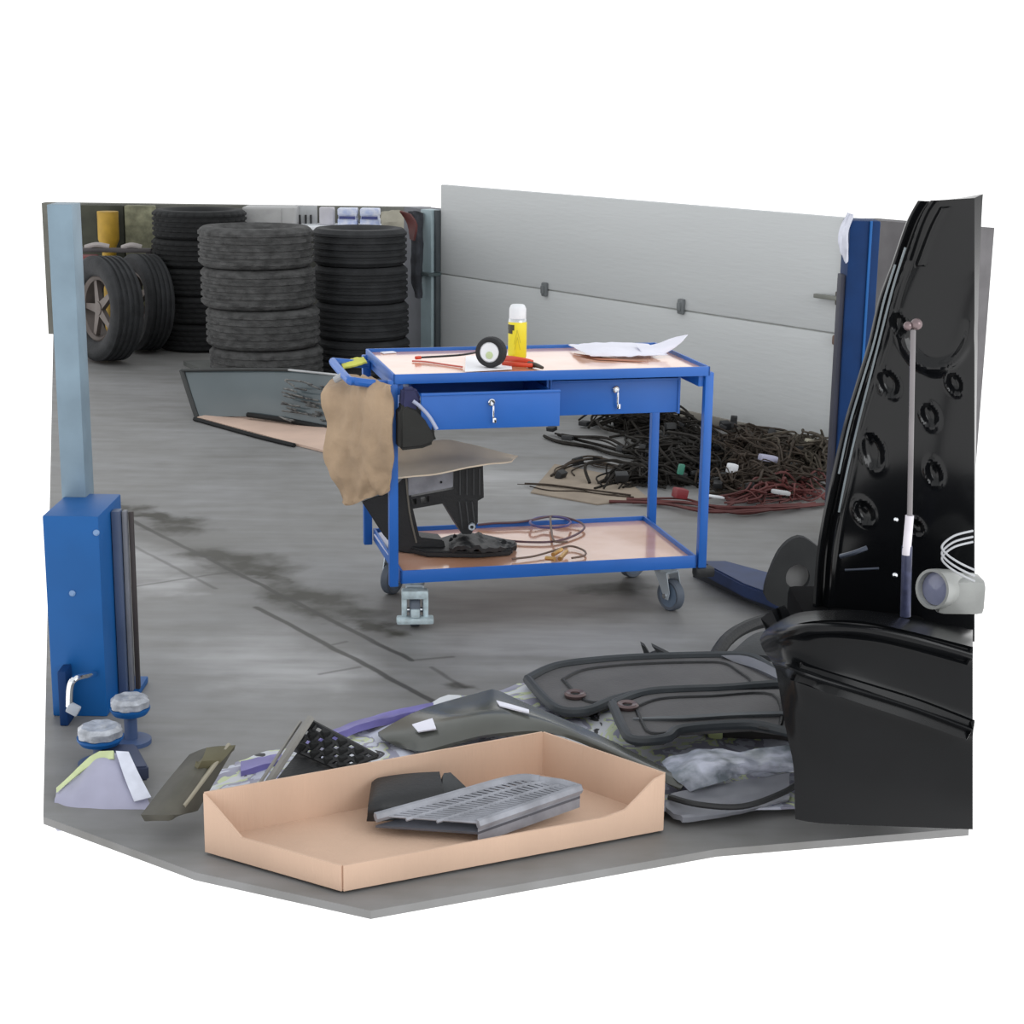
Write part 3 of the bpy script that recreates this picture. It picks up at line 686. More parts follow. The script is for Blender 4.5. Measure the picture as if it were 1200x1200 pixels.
# cabinet, containers
cb = Thing('locker', 'light grey locker behind the nearest tyre stack', 'locker', Vector((A(314, 260, 12.3).x, 12.3, 0)))
bm = Bm(); bx(bm, A(284, 260, 12.2).x, A(346, 260, 12.2).x, 12.2, 12.5, 0, .965, .01); cb.part('body', bm, mat('locker_grey', (166, 166, 166), .6, var=.04))
bm = Bm(); bx(bm, A(286, 260, 12.2).x, A(330, 260, 12.2).x, 12.185, 12.2, .05, .955, .004); cb.part('door', bm, mat('locker_door', (160, 160, 160), .6))
bn = Thing('workbench', 'white bench behind the tyre stacks', 'bench', Vector((A(412, 270, 12.3).x, 12.3, 0)))
bm = Bm(); bx(bm, A(347, 270, 12.1).x, A(480, 270, 12.1).x, 12.1, 12.5, .80, .84, .004); bn.part('worktop', bm, WHITE)
for px in (352, 474):
    bm = Bm(); bx(bm, A(px-2, 270, 12.2).x, A(px+2, 270, 12.2).x, 12.15, 12.45, 0, .80); bn.part('side_panel', bm, LGREY)
sh = Thing('tool_board', 'pale board with small black hooks behind the tyres', 'board', Vector((A(362, 260, 12.45).x, 12.45, .84)))
bm = Bm(); bx(bm, A(347, 260, 12.45).x, A(372, 260, 12.45).x, 12.43, 12.46, .84, .965); sh.part('panel', bm, LGREY)
for px in (350, 357, 363):
    bm = Bm(); bx(bm, A(px, 258, 12.4).x, A(px+2, 258, 12.4).x, 12.41, 12.43, A(px, 267, 12.4).z, A(px, 252, 12.4).z); sh.part('hook', bm, BLK)
for px, nm in ((408, 'nearer the pale board'), (434, 'nearer the door frame')):
    c = Thing('canister', f'white canister with a blue band on the bench, the one {nm}', 'canister', Vector((A(px, 265, 12.25).x, 12.25, .84)), group='white canisters on the bench')
    x = A(px, 265, 12.25).x; hw = .068; 
    bm = Bm(); bx(bm, x-hw, x+hw, 12.18, 12.32, .84, .895, .01); bx(bm, x-hw, x+hw, 12.18, 12.32, .915, .965, .01); bx(bm, x-hw+.006, x+hw-.006, 12.186, 12.314, .89, .92); c.part('body', bm, mat('canister', (170, 182, 216), .5, var=.1, nscale=20, col2=(215, 218, 228)))
    bm = Bm(); bx(bm, x-hw+.012, x+hw-.012, 12.172, 12.182, .893, .912); c.part('label_band', bm, mat('band_navy', (60, 66, 120), .5), 'navy blue band')
bm = Bm(); bx(bm, A(375, 260, 12.35).x, A(392, 260, 12.35).x, 12.3, 12.4, .84, .962, .01)
solo('white_box', bm, mat('dull_white2', (186, 184, 190), .6), 'narrow white box on the bench beside the canisters', 'box')
bm = loft([[A(446, 249, 12.2), A(460, 246, 12.15), A(478, 248, 12.1)], [A(447, 262, 12.1), A(462, 260, 12.05), A(481, 262, 12.05)], [A(449, 276, 12.1), A(464, 277, 12.05), A(480, 280, 12.05)]], 14, 5, lambda u, v: .01*nz(u*5, v*5), .03)
solo('beige_cloth', bm, mat('beige_cloth', (158, 154, 140), .85), 'beige cloth heaped behind the black tyre stack', 'cloth')
jk = Thing('work_jacket', 'dark jacket with a red collar hanging beside the door frame', 'jacket', A(488, 345, 11.3))
bm = loft([[A(478, 248, 11.35), A(487, 247, 11.3), A(496, 250, 11.3)], [A(482, 285, 11.3), A(489, 285, 11.25), A(496, 286, 11.3)], [A(481, 318, 11.3), A(488, 320, 11.25), A(495, 318, 11.3)], [A(486, 348, 11.3), A(490, 350, 11.27), A(495, 349, 11.3)]], 12, 5, lambda u, v: .012*nz(u*5, v*7), .04)
jk.part('cloth', bm, mat('jacket', (58, 60, 66), .9, var=.4, nscale=12))
bm = loft([[A(468, 248, 11.3), A(480, 250, 11.25)], [A(477, 262, 11.3), A(487, 264, 11.2)], [A(480, 280, 11.25), A(484, 282, 11.2)]], 8, 3, None, .015, smooth=False); jk.part('collar', bm, RED_C, 'dull red collar')

# ================================================================ GLASS PANEL AND CARDBOARD BY THE TYRES
gp = Thing('car_door_panel', 'large grey glazed panel leaning upright on the floor before the tyres', 'panel', Vector((-1.4, 9.2, 0)))
Y0, Y1 = 9.3, 8.98
bm = loft([[A(213, 435, Y0+.12), A(290, 434, Y0+.0), A(340, 434, Y0-.1), A(402, 440, Y1+.05)], [A(230, 488, Y0), A(300, 488, Y0-.12), A(350, 498, Y0-.25), A(402, 507, Y1)]], 30, 8, lambda u, v: .02*math.sin(u*3.1)*math.sin(v*3.1), .015, smooth=False)
gp.part('pane', bm, GLASS)
bm = Bm(); tube(bm, [A(213, 434, Y0+.12), A(222, 462, Y0+.06), A(231, 489, Y0)], .016, 8); tube(bm, [A(213, 434, Y0+.11), A(290, 433, Y0-.01), A(340, 433.5, Y0-.11)], .009, 8); gp.part('dark_frame', bm, mat('gasket', (48, 50, 50), .6), 'dark rubber frame')
bm = Bm(); tube(bm, [A(338, 433.5, Y0-.11), A(402, 440, Y1+.04)], .006, 8); gp.part('pale_edge', bm, LGREY, 'pale metal edge')
bm = Bm(); tube(bm, [A(290, 486, Y0-.12), A(345, 494, Y0-.26), A(402, 506, Y1-.02)], .014, 8); gp.part('bottom_trim', bm, RUB_D, 'black bottom trim')
bm = Bm()
for i in range(40):
    a = random.uniform(325, 388); b_ = random.uniform(444, 490)
    tube(bm, [A(a, b_, Y0-.22), A(a+random.uniform(10, 25), b_+random.uniform(2, 7), Y0-.3)], .005, 5)
gp.part('wiring', bm, mat('wiring_mid', (120, 120, 118), .5, col2=(40, 40, 42), nscale=30), 'strands of wiring on the panel')
bm = Bm(); prism(bm, [Z(231, 491, 0.002), Z(262, 484, 0.002), Z(300, 487, 0.002), Z(402, 508, 0.002), Z(402, 536, 0.002), Z(330, 518, 0.002)], Vector((0, 0, .012)))
solo('flat_cardboard', bm, CARD_P, 'flat pinkish cardboard lying on the floor under the leaning grey panel', 'cardboard')
bm = Bm(); tube(bm, [Z(228, 491, .01), Z(300, 511, .01), Z(345, 522, .01)], .012, 6)
solo('black_strip', bm, RUB_D, 'thin black strip along the edge of the flat pinkish cardboard', 'strip')
bm = Bm(); prism(bm, [Z(215, 428, .0), Z(330, 424, .0), Z(345, 436, .0), Z(240, 440, .0)], Vector((0, 0, .03)))
solo('floor_plate', bm, mat('plate_grey', (90, 92, 90), .6), 'dull grey plate on the floor before the nearest tyre stack', 'plate')

# ================================================================ BLUE POST, LIFT ARM
lp = Thing('lift_post', 'dark blue steel post with low swing arm before the right end of the white door', 'post', A(1005, 640, 6.6)*1)
lp.e.location.z = 0; lp.m = Matrix.Translation(lp.e.location)
xl, xr = A(994, 300, 6.6).x, A(1030, 300, 6.6).x
zt = 1.30
bm = Bm(); bx(bm, xl, xr, 6.6, 6.75, 0, zt, .008); lp.part('column', bm, NAVY)
bm = Bm(); bx(bm, xl+.075, xl+.085, 6.59, 6.6, 0, zt, .002); lp.part('edge_fold', bm, BLUE_D, 'lighter blue fold line')
bm = Bm(); bx(bm, xl-.018, xl, 6.62, 6.7, 0, 1.09, .003); lp.part('cable_channel', bm, mat('channel_dark', (44, 46, 62), .6), 'dark cable channel')
bm = loft([[A(993, 249, 6.58), A(1000, 251, 6.57)], [A(984, 268, 6.56), A(994, 270, 6.55)], [A(982, 285, 6.56), A(993, 292, 6.55)], [A(986, 298, 6.57), A(991, 309, 6.57)]], 8, 5, lambda u, v: .006*nz(u*4, v*6), .02)
solo('white_rag', bm, mat('rag_white', (200, 202, 214), .8), 'white rag hanging from the top of the dark blue post', 'rag')
la_p = None
bm = Bm(); prism(bm, [Z(818, 672, .03), Z(850, 672, .03), Z(915, 690, .03), Z(960, 700, .03), Z(930, 722, .03), Z(870, 700, .03)], Vector((0, 0, .05))); bevel_all(bm, .006); la_p = lp.part('swing_arm', bm, mat('arm_navy', (30, 50, 92), .5, var=.2))
bm = Bm(); prism(bm, [Z(812, 676, .0), Z(830, 674, .0), Z(880, 694, .0), Z(960, 712, .0), Z(930, 728, .0)], Vector((0, 0, .03))); lp.part('foot_rail', bm, mat('rail_black', (40, 44, 52), .5), 'black rail under the arm', la_p)
fp = Thing('rubber_plate', 'black rounded plate with a round hole standing at the edge of the black car', 'plate', A(930, 712, 5.6))
hole = [A(935+14*math.cos(2*PI*i/20), 677+16*math.sin(2*PI*i/20), 5.6) for i in range(20)]
op = resample(catmull(PX([(960, 642), (975, 690), (975, 716), (930, 716), (900, 704), (896, 690), (904, 665), (914, 645), (928, 632), (942, 630), (960, 642)], 5.6), 5), 41)[:40]
hc_ = A(935, 677, 5.6); hp = []
for p in op:
    d = (p-hc_); a_ = math.atan2(d.z, d.x); hp.append(hc_+Vector((.041*math.cos(a_), 0, .046*math.sin(a_))))
bm = Bm(); rr_ = [[bm.verts.new(p) for p in op], [bm.verts.new(p) for p in hp], [bm.verts.new(p+Vector((0, .03, 0))) for p in hp], [bm.verts.new(p+Vector((0, .03, 0))) for p in op]]
for q_ in range(4):
    for i in range(40): bm.faces.new((rr_[q_][i], rr_[q_][(i+1) % 40], rr_[(q_+1) % 4][(i+1) % 40], rr_[(q_+1) % 4][i]))
fp.part('plate', bm, mat('plate_black', (46, 47, 48), .7, spec=.2))
bm = Bm(); lathe(bm, [(.0, 0), (.05, 0), (.05, .008), (0, .008)], 28, Matrix.Translation(A(935, 677, 5.65)) @ Matrix.Rotation(PI/2, 4, 'X')); fp.part('inner_disc', bm, mat('disc_grey', (120, 120, 120), .7), 'grey disc behind the hole')

# ================================================================ WIRE HARNESS PILE
def harness(name, label, pts, n, spread, r, m, hgt=.1, conn=6, cm=None):
    t = Thing(name, label, 'cables', Z(*pts[len(pts)//2], 0))
    ctr = [Z(x, y, 0) for x, y in pts]; bm = Bm()
    for i in range(n):
        k_ = random.randint(4, 9) if hgt > .06 else 5
        a = random.uniform(0, .5) if hgt > .06 else 0; e_ = random.uniform(.6, 1) if hgt > .06 else 1
        ro = resample(ctr, 40); P_ = []; o = Vector((random.gauss(0, spread), random.gauss(0, spread), 0)); hh = random.uniform(0, hgt)
        for q in range(k_):
            c = ro[int((a+(e_-a)*q/(k_-1))*39)]
            rad = (c-ctr[len(ctr)//2]).length; env = max(.25, 1-rad*1.1)
            v = c+o+Vector((random.gauss(0, spread*.55), random.gauss(0, spread*.75), 0)); v.z = .01+max(0, hh*env+random.gauss(0, hgt*.22*env)) if 0 < q < k_-1 else .012; P_.append(v)
        tube(bm, P_, random.uniform(.45, 1.15)*r, 5, k=6)
    t.part('strands', bm, m)
    for i in range(conn):
        x, y = random.choice(pts); bm = Bm(); q_ = Z(x, y, 0)+Vector((random.gauss(0, spread*.5), random.gauss(0, spread*.5), random.uniform(.02, .02+hgt*.55)))
        box(bm, (0, 0, 0), (random.uniform(.03, .06), random.uniform(.03, .045), random.uniform(.02, .04)), .004, Matrix.Translation(q_) @ Matrix.Rotation(random.uniform(0, 3), 4, 'Z') @ Matrix.Rotation(random.uniform(-.5, .5), 4, 'X'))
        t.part('connector', bm, cm or BLK)
    return t
CAB = mat('cable_black', (36, 33, 30), .7, spec=.2, var=.4, nscale=20)
CAB2 = mat('cable_brown', (58, 50, 43), .7, spec=.2, var=.35, nscale=25)
CAB3 = mat('cable_grey', (74, 68, 60), .7, spec=.2, var=.4, nscale=25)
bm = Bm(); prism(bm, [Z(622, 578, .001), Z(650, 545, .001), Z(730, 560, .001), Z(760, 585, .001), Z(700, 592, .001)], Vector((0, 0, .006)))
solo('floor_cardboard', bm, CARD_D, 'flat dull brown cardboard on the floor behind the trolley', 'cardboard')
harness('wiring_harness', 'black wiring loom bunched against the foot of the white door', [(700, 497), (725, 500), (760, 508), (800, 512), (830, 516)], 60, .07, .007, CAB, .12, 12)
harness('wiring_harness', 'brown and black wiring heap between the two right trolley posts', [(765, 540), (785, 520), (805, 535), (790, 558), (812, 562), (830, 545)], 80, .10, .0065, CAB, .13, 14)
harness('wiring_harness', 'dark wiring heap right of the trolley under the white door', [(845, 535), (865, 515), (890, 530), (880, 555), (900, 560), (925, 545)], 110, .11, .006, CAB2, .15, 16, BLK)
harness('wiring_harness', 'grey brown wiring heap beside the black car', [(915, 545), (938, 538), (958, 548), (968, 560)], 80, .07, .006, CAB3, .12, 8)
harness('wiring_harness', 'black wiring strand running left along the floor to the drawers', [(650, 512), (668, 520), (700, 524), (730, 535), (765, 540)], 5, .025, .008, CAB, .04, 5)
harness('wiring_harness', 'black wiring clump beside the flat brown cardboard', [(712, 572), (735, 562), (760, 565), (790, 572), (815, 568)], 34, .05, .007, CAB, .07, 8)
harness('wiring_harness', 'thin dark wires trailing over the flat brown cardboard', [(660, 562), (672, 548), (700, 546), (725, 555), (760, 555)], 5, .03, .006, CAB2, .03, 3)
harness('wiring_harness', 'single thin wires reaching left across the floor', [(618, 572), (660, 575), (700, 583), (740, 584)], 3, .03, .004, CAB2, .01, 0)
harness('red_cable', 'dull red cable bundle along the near edge of the wiring pile', [(740, 590), (800, 594), (840, 602), (880, 606), (920, 600), (960, 594)], 8, .03, .007, RED_C, .02, 0)
harness('red_cable', 'dull red cables lying over the pile beside the black car', [(840, 590), (880, 590), (915, 580), (940, 585), (962, 572)], 26, .06, .0055, RED_C, .07, 0)
harness('wiring_harness', 'brown wiring tangle just behind the dull red cables', [(840, 570), (870, 578), (900, 572), (930, 568), (955, 570)], 70, .07, .006, CAB2, .10, 6)
for (px, py, z, sx, m, lb) in ((797, 578, .05, (.06, .05, .045), mat('red_conn', (128, 42, 48), .5), 'red connector block in the wiring pile between the posts'), (798, 550, .1, (.03, .02, .05), mat('green_conn', (60, 130, 110), .5), 'green connector in the wiring pile'), (858, 549, .1, (.045, .04, .045), WHITE, 'round white plug on top of the dark wiring heap'), (838, 582, .03, (.09, .03, .012), WHITE, 'flat white clip at the foot of the wiring pile'), (900, 537, .13, (.09, .04, .03), LILAC, 'pale grey connector on the wiring near the door'), (958, 518, .12, (.14, .03, .02), mat('clip_beige', (160, 156, 140), .6), 'beige strip on top of the wiring beside the door'), (915, 577, .07, (.09, .03, .02), LGREY, 'pale clip among the dull red cables')):
    bm = Bm(); box(bm, (0, 0, 0), sx, .008, Matrix.Translation(Z(px, py, z)) @ Matrix.Rotation(.4, 4, 'Z') @ Matrix.Rotation(.2, 4, 'Y')); solo('connector', bm, m, lb, 'connector')

# ================================================================ LEFT LIFT COLUMN
lc = Thing('lift_column', 'blue lift column with a grey upper post at the left', 'lift column', Vector((-1.25, 4.8, 0)))
xL, xR = A(68, 500, 4.85).x, A(101, 590, 4.85).x
bm = Bm(); bx(bm, xL, xR, 4.85, 4.95, .2, 1.435, .004); up_ = lc.part('upper_post', bm, GALV, 'blue-grey upper post')
zt = A(95, 605, 4.62).z; xb = A(117, 650, 4.62).x
bm = Bm(); bx(bm, xL+.005, xb, 4.62, 4.9, 0.0, zt, .005); hs_ = lc.part('housing', bm, BLUE_D, 'bright blue housing')
bm = Bm(); bx(bm, xb+.002, xb+.026, 4.76, 4.8, 0.02, zt-.02, .003); lc.part('slide_rail', bm, mat('rail_slate', (70, 84, 112), .45), 'slate slide rail')
bm = Bm(); bx(bm, xb+.028, xb+.040, 4.78, 4.81, 0.02, zt-.025, .003); lc.part('grey_strip', bm, mat('strip_grey', (112, 114, 122), .5), 'grey strip')
bm = Bm(); bx(bm, xb+.042, xb+.056, 4.80, 4.815, 0.02, zt-.03, .003); lc.part('black_edge', bm, mat('edge_black', (52, 46, 46), .5), 'black edge strip')
bm = Bm(); bx(bm, xL, xb+.055, 4.66, 4.92, 0, .02, .004); lc.part('base_plate', bm, BLUE_D)
for (px, py) in ((85, 695), (113, 624)):
    bm = Bm(); lathe(bm, [(0, 0), (.009, 0), (.009, .004), (.005, .007), (0, .007)], 12, Matrix.Translation(A(px, py, 4.621)) @ Matrix.Rotation(PI/2, 4, 'X')); lc.part('rivet', bm, mat('rivet', (110, 140, 180), .5), None, hs_)
bm = Bm(); tube(bm, [A(111, 790, 4.61), A(100, 792, 4.53), A(87, 796, 4.46), A(82, 806, 4.45), A(81, 828, 4.45)], .009, 10); hd = lc.part('bent_handle', bm, CHROME, 'bent silver handle')
bm = Bm(); box(bm, (0, 0, 0), (.035, .02, .03), .006, Matrix.Translation(A(86, 831, 4.45)) @ Matrix.Rotation(.5, 4, 'Y')); lc.part('handle_clamp', bm, mat('clamp_grey', (150, 156, 166), .5), None, hd)
bm = Bm(); bx(bm, A(70, 850, 4.54).x, A(80, 850, 4.54).x, 4.54, 4.61, 0.0, A(72, 800, 4.45).z, .005); lc.part('side_bracket', bm, NAVY, 'navy side bracket')

def pad(px, py, Y, r, label, sq=False):
    c = A(px, py, Y); t = Thing('lift_pad', label, 'lift pad', Vector((c.x, c.y, 0)), group='lift pads beside the blue column')
    m = Matrix.Translation((c.x, c.y, 0)); z = c.z
    bm = Bm(); lathe(bm, [(0, 0.0), (r*1.05, 0), (r*1.05, .012), (r*.34, .014), (r*.34, z-.03), (0, z-.03)], 28, m); t.part('stem', bm, mat('stem_slate', (64, 84, 122), .45))
    bm = Bm(); lathe(bm, [(0, z-.034), (r*.9, z-.034), (r*1.05, z-.022), (r*1.05, z-.016), (0, z-.012)], 32, m); t.part('dish', bm, BLUE_D, 'blue dish')
    bm = Bm(); lathe(bm, [(0, z-.014), (r*.98, z-.014), (r*1.0, z+.004), (r*.8, z+.014), (r*.4, z+.012), (0, z+.016)], 40, m, rfun=lambda rr, i, j: rr*(1+.05*math.sin(i*1.3+j))); t.part('pad_top', bm, mat('pad_silver', (168, 172, 180), .4, metal=.3, var=.3, nscale=30, bump=.6, bscale=40), 'worn silver pad top')
pad(152, 822, 4.42, .052, 'round lift pad with worn silver top, the one farther from the camera')
pad(117, 856, 4.25, .058, 'round lift pad with worn silver top, the one nearer the lilac panel')
bm = Bm(); prism(bm, [Z(120, 888, .02), Z(160, 888, .02), Z(175, 915, .02), Z(120, 920, .02)], Vector((0, 0, .04))); bevel_all(bm, .005)
solo('slate_block', bm, mat('foot_slate', (58, 66, 90), .5), 'slate blue steel block on the floor under the round pads', 'block')

# lilac bumper segment at lower left
lb_ = Thing('lilac_panel', 'lilac grey printed panel with lime and white stripes at lower left', 'panel', Vector((-.98, 4.05, 0)))
bm = loft([[A(66, 926, 4.05), A(84, 908, 4.1), A(102, 892, 4.12), A(118, 884, 4.12), A(150, 884, 4.1)],
           [A(64, 944, 4.0), A(84, 928, 4.02), A(106, 910, 4.04), A(128, 902, 4.04), A(160, 906, 4.05)],
           [A(62, 966, 3.95), A(90, 966, 3.94), A(118, 966, 3.94), A(148, 964, 3.95), A(178, 948, 3.97)]], 26, 6, lambda u, v: .006*nz(u*4, v*4), .03)
mp2 = lb_.part('panel', bm, LILAC)
bm = loft([[A(66, 923, 4.04), A(90, 902, 4.09), A(106, 888, 4.11), A(118, 881, 4.11), A(134, 881, 4.1)], [A(66, 929, 4.035), A(92, 908, 4.08), A(110, 896, 4.09), A(122, 892, 4.09), A(134, 890, 4.08)]], 20, 3, lambda u, v: .006, .006, smooth=False)
lb_.part('lime_stripe', bm, LIME, 'lime stripe', mp2)
bm = loft([[A(136, 882, 4.09), A(151, 883, 4.09)], [A(146, 912, 4.02), A(163, 908, 4.03)], [A(158, 940, 3.98), A(178, 935, 3.985)]], 8, 5, lambda u, v: .007, .006)
lb_.part('white_stripe', bm, mat('stripe_white', (210, 214, 228), .5, var=.1, nscale=20), 'white stripe', mp2)

# ================================================================ FOREGROUND PILE
bm = loft([[Z(276, 893, .03), Z(345, 878, .03), Z(440, 848, .04), Z(510, 824, .05), Z(600, 803, .05), Z(680, 785, .05), Z(760, 769, .04), Z(880, 766, .03)],
           [Z(250, 915, .03), Z(345, 905, .04), Z(440, 880, .05), Z(530, 855, .05), Z(630, 840, .06), Z(720, 830, .06), Z(800, 825, .05), Z(905, 820, .03)],
           [Z(240, 945, .012), Z(345, 945, .012), Z(440, 945, .012), Z(530, 945, .012), Z(630, 945, .012), Z(720, 948, .02), Z(820, 948, .03), Z(960, 945, .02)]], 60, 12,
          lambda u, v: (.022*nz(u*9, v*4)+.012*nz(u*22, v*9, 2))*max(.15, 1-1.3*max(0, v-.35)), .006)
solo('printed_film', bm, FILM, 'crumpled white, violet and lime printed film spread under the car parts', 'film')
bm = loft([[Z(345, 872, .07), Z(425, 842, .07), Z(470, 830, .075), Z(508, 823, .07)], [Z(355, 874, .07), Z(425, 848, .075), Z(470, 837, .08), Z(508, 829, .075)]], 24, 4, lambda u, v: .004*nz(u*8, v*3), .02, smooth=False)
solo('violet_strip', bm, VIOLET, 'violet plastic strip behind the black slatted grille', 'strip')
bm = loft([[Z(282, 892, .05), Z(330, 882, .055)], [Z(282, 904, .05), Z(330, 890, .055)]], 8, 3, lambda u, v: .003*nz(u*8, v*3), .02, smooth=False)
solo('violet_strip', bm, VIOLET, 'short violet plastic strip beside the olive trim at lower left', 'strip')

# olive / dusty trims at lower left
bm = loft([[Z(222, 884, .12), Z(246, 878, .14), Z(276, 874, .13)], [Z(196, 915, .10), Z(225, 912, .13), Z(258, 905, .10)], [Z(165, 955, .06), Z(200, 957, .08), Z(232, 950, .06)]], 14, 8, lambda u, v: .006*math.sin(u*3.14), .02)
t_ = Thing('dusty_trim', 'dusty dark curved trim lying left of the cardboard box', 'trim', Z(220, 930, 0)); t_.part('shell', bm, MUD)
bm = Bm(); tube(bm, [Z(268, 873, .15), Z(250, 898, .135), Z(215, 945, .09)], .006, 8); t_.part('edge', bm, mat('edge_pale', (150, 144, 128), .5), 'pale worn edge')
bm = loft([[Z(242, 876, .16), Z(276, 873, .15)], [Z(236, 892, .16), Z(262, 890, .14)], [Z(228, 908, .12), Z(244, 906, .12)]], 8, 4, None, .015); t_.part('olive_tip', bm, mat('olive_tip', (92, 88, 66), .7), 'olive tip')
# metal strip
bm = Bm(); tube(bm, [Z(313, 920, .08), Z(364, 842, .16)], .011, 6, smooth=False); tube(bm, [Z(303, 920, .09), Z(352, 846, .15)], .005, 6, smooth=False)
solo('metal_strip', bm, mat('strip_metal', (130, 128, 124), .35, metal=.5), 'straight grey metal strip propped against the black grille', 'strip')
# black grille
gr = Thing('black_grille', 'black slatted plastic grille behind the cardboard box', 'grille', Z(385, 880, 0))
bm = Bm()
U_ = [Z(362, 844, .15), Z(442, 886, .12)]; V_ = [Z(340, 876, .09), Z(400, 902, .08)]
for i in range(9):
    t = i/8; tube(bm, [U_[0].lerp(U_[1], t), V_[0].lerp(V_[1], t)], .006, 6, smooth=False)
for j in range(5):
    t = j/4; a = U_[0].lerp(V_[0], t); b = U_[1].lerp(V_[1], t); tube(bm, [a, b], .006, 6, smooth=False)
gr.part('lattice', bm, BLK)
for i in range(8):
    for j in range(4):
        if (i+j) % 2 == 0:
            bm = Bm(); c = U_[0].lerp(U_[1], (i+.5)/8).lerp(V_[0].lerp(V_[1], (i+.5)/8), (j+.5)/4); box(bm, (0, 0, 0), (.026, .022, .02), .005, Matrix.Translation(c) @ Matrix.Rotation(.5, 4, 'Z')); gr.part('clip', bm, RUB_D)
bm = loft([[Z(350, 880, .08), Z(430, 905, .07)], [Z(325, 912, .06), Z(400, 925, .06)]], 10, 3, None, .015, smooth=False); gr.part('skirt', bm, BLK)

# glossy black panel arching behind the box
gpn = Thing('gloss_panel', 'long dark glossy car trim panel arching behind the cardboard box', 'car part', Z(600, 850, 0))
bm = loft([[Z(443, 858, .075), Z(478, 838, .09), Z(512, 825, .10), Z(560, 812, .11), Z(580, 808, .12), Z(612, 822, .13), Z(655, 840, .13), Z(700, 860, .12), Z(760, 890, .10), Z(806, 912, .08)],
           [Z(450, 866, .07), Z(488, 858, .09), Z(520, 845, .12), Z(560, 836, .145), Z(590, 834, .15), Z(620, 838, .15), Z(660, 852, .145), Z(700, 870, .13), Z(758, 897, .11), Z(803, 917, .08)],
           [Z(466, 876, .05), Z(495, 880, .07), Z(525, 872, .09), Z(565, 862, .11), Z(600, 858, .125), Z(635, 857, .13), Z(668, 866, .125), Z(706, 882, .11), Z(758, 908, .09), Z(798, 924, .07)]], 50, 7, None, .012)
gs = gpn.part('shell', bm, mat('gloss_grey', (84, 86, 82), .2, spec=.5, var=.08))
bm = loft([[Z(582, 823, .145), Z(600, 828, .152), Z(620, 834, .156)], [Z(586, 829, .147), Z(602, 833, .155), Z(620, 837, .157)]], 10, 3, lambda u, v: .006, .004, smooth=False); gpn.part('white_highlight', bm, PAPER, 'painted white highlight', gs)  # this and the next white strip paint in highlights on the glossy shell
bm = loft([[Z(484, 853, .095), Z(508, 846, .11)], [Z(492, 861, .09), Z(513, 858, .105)]], 6, 3, lambda u, v: .012, .004, smooth=False); gpn.part('white_highlight', bm, PAPER, 'painted white highlight at the left end', gs)

# floor mats / underbody covers
def cover(name, label, outline, zb, zt, eye):
    t = Thing(name, label, 'car part', Z(sum(p[0] for p in outline)/len(outline), sum(p[1] for p in outline)/len(outline), 0))
    bm = Bm(); pts = [Z(x, y, zt) for x, y in outline]
    prism(bm, [Vector((p.x, p.y, zb)) for p in pts], Vector((0, 0, zt-zb))); bevel_all(bm, .008); t.part('sheet', bm, mat('cover_sheet', (88, 87, 88), .6, spec=.3, var=.1, bump=.15, bscale=120))
    loop = catmull(pts+[pts[0]], 5); bm = Bm(); tube(bm, [Vector((p.x, p.y, zt+.002)) for p in loop], .014, 8, smooth=False); t.part('raised_rim', bm, mat('rim_slate', (56, 60, 64), .45, spec=.3), 'raised rim')
    c = sum(pts, Vector())/len(pts); inner = [c+(p-c)*.72 for p in pts]
    bm = Bm(); tube(bm, [Vector((p.x, p.y, zt+.001)) for p in catmull(inner+[inner[0]], 5)], .006, 6, smooth=False); t.part('groove', bm, BLK, 'dark inner ridge')
    for ex, ey in eye:
        bm = Bm(); lathe(bm, [(.012, 0), (.03, 0), (.032, .008), (.026, .013), (.014, .01)], 24, Matrix.Translation(Z(ex, ey, zt+.002)), close=True); g = t.part('eyelet', bm, mat('eyelet', (96, 80, 80), .3, metal=.5), 'round metal eyelet')
        bm = Bm(); lathe(bm, [(0, 0), (.013, 0), (.013, .006), (0, .007)], 16, Matrix.Translation(Z(ex, ey, zt+.003))); t.part('stud', bm, RUB_D, None, g)
    return t
cover('underbody_cover', 'dark plastic underbody cover with round eyelets, the one farther back', [(618, 797), (650, 782), (700, 775), (760, 771), (840, 769), (880, 771), (905, 785), (925, 800), (910, 806), (800, 810), (730, 818), (690, 833), (660, 834), (640, 822)], .07, .09, [(674, 816)])
cover('underbody_cover', 'dark plastic underbody cover nearer the camera, half under the black car', [(718, 826), (760, 812), (840, 808), (940, 806), (950, 860), (880, 850), (800, 855), (780, 866), (742, 868), (728, 850)], .10, .12, [(735, 829)])
bm = loft([[Z(742, 842, .125), Z(800, 842, .13), Z(860, 838, .13), Z(935, 836, .13)], [Z(745, 866, .07), Z(800, 860, .07), Z(860, 858, .07), Z(935, 855, .07)]], 20, 4, None, .01, smooth=False)
solo('cover_flap', bm, mat('flap_slate', (96, 100, 104), .5), 'grey sloping flap below the nearer dark cover', 'flap')
bm = Bm(); prism(bm, PX([(818, 857), (925, 843), (930, 872), (818, 876)], Z(870, 870, .02).y), Vector((0, .1, 0)))
solo('black_duct', bm, mat('duct_black', (30, 27, 27), .6), 'flat black duct under the grey flap beside the black car', 'duct')
bm = Bm(); box(bm, (0, 0, 0), (.04, .02, .02), .004, Matrix.Translation(A(838, 861, Z(870, 870, .02).y-.015)))
solo('pale_clip', bm, mat('clip_lime', (170, 180, 130), .5), 'small pale green clip on the flat black duct', 'clip')
# small upright clip on far cover
bm = Bm(); prism(bm, PX([(751, 755), (756, 758), (762, 768), (770, 765), (764, 757), (790, 770), (757, 773)], 5.12), Vector((0, .03, 0)))
solo('black_clip', bm, BLK, 'small black hooked clip sticking up behind the far cover', 'clip')
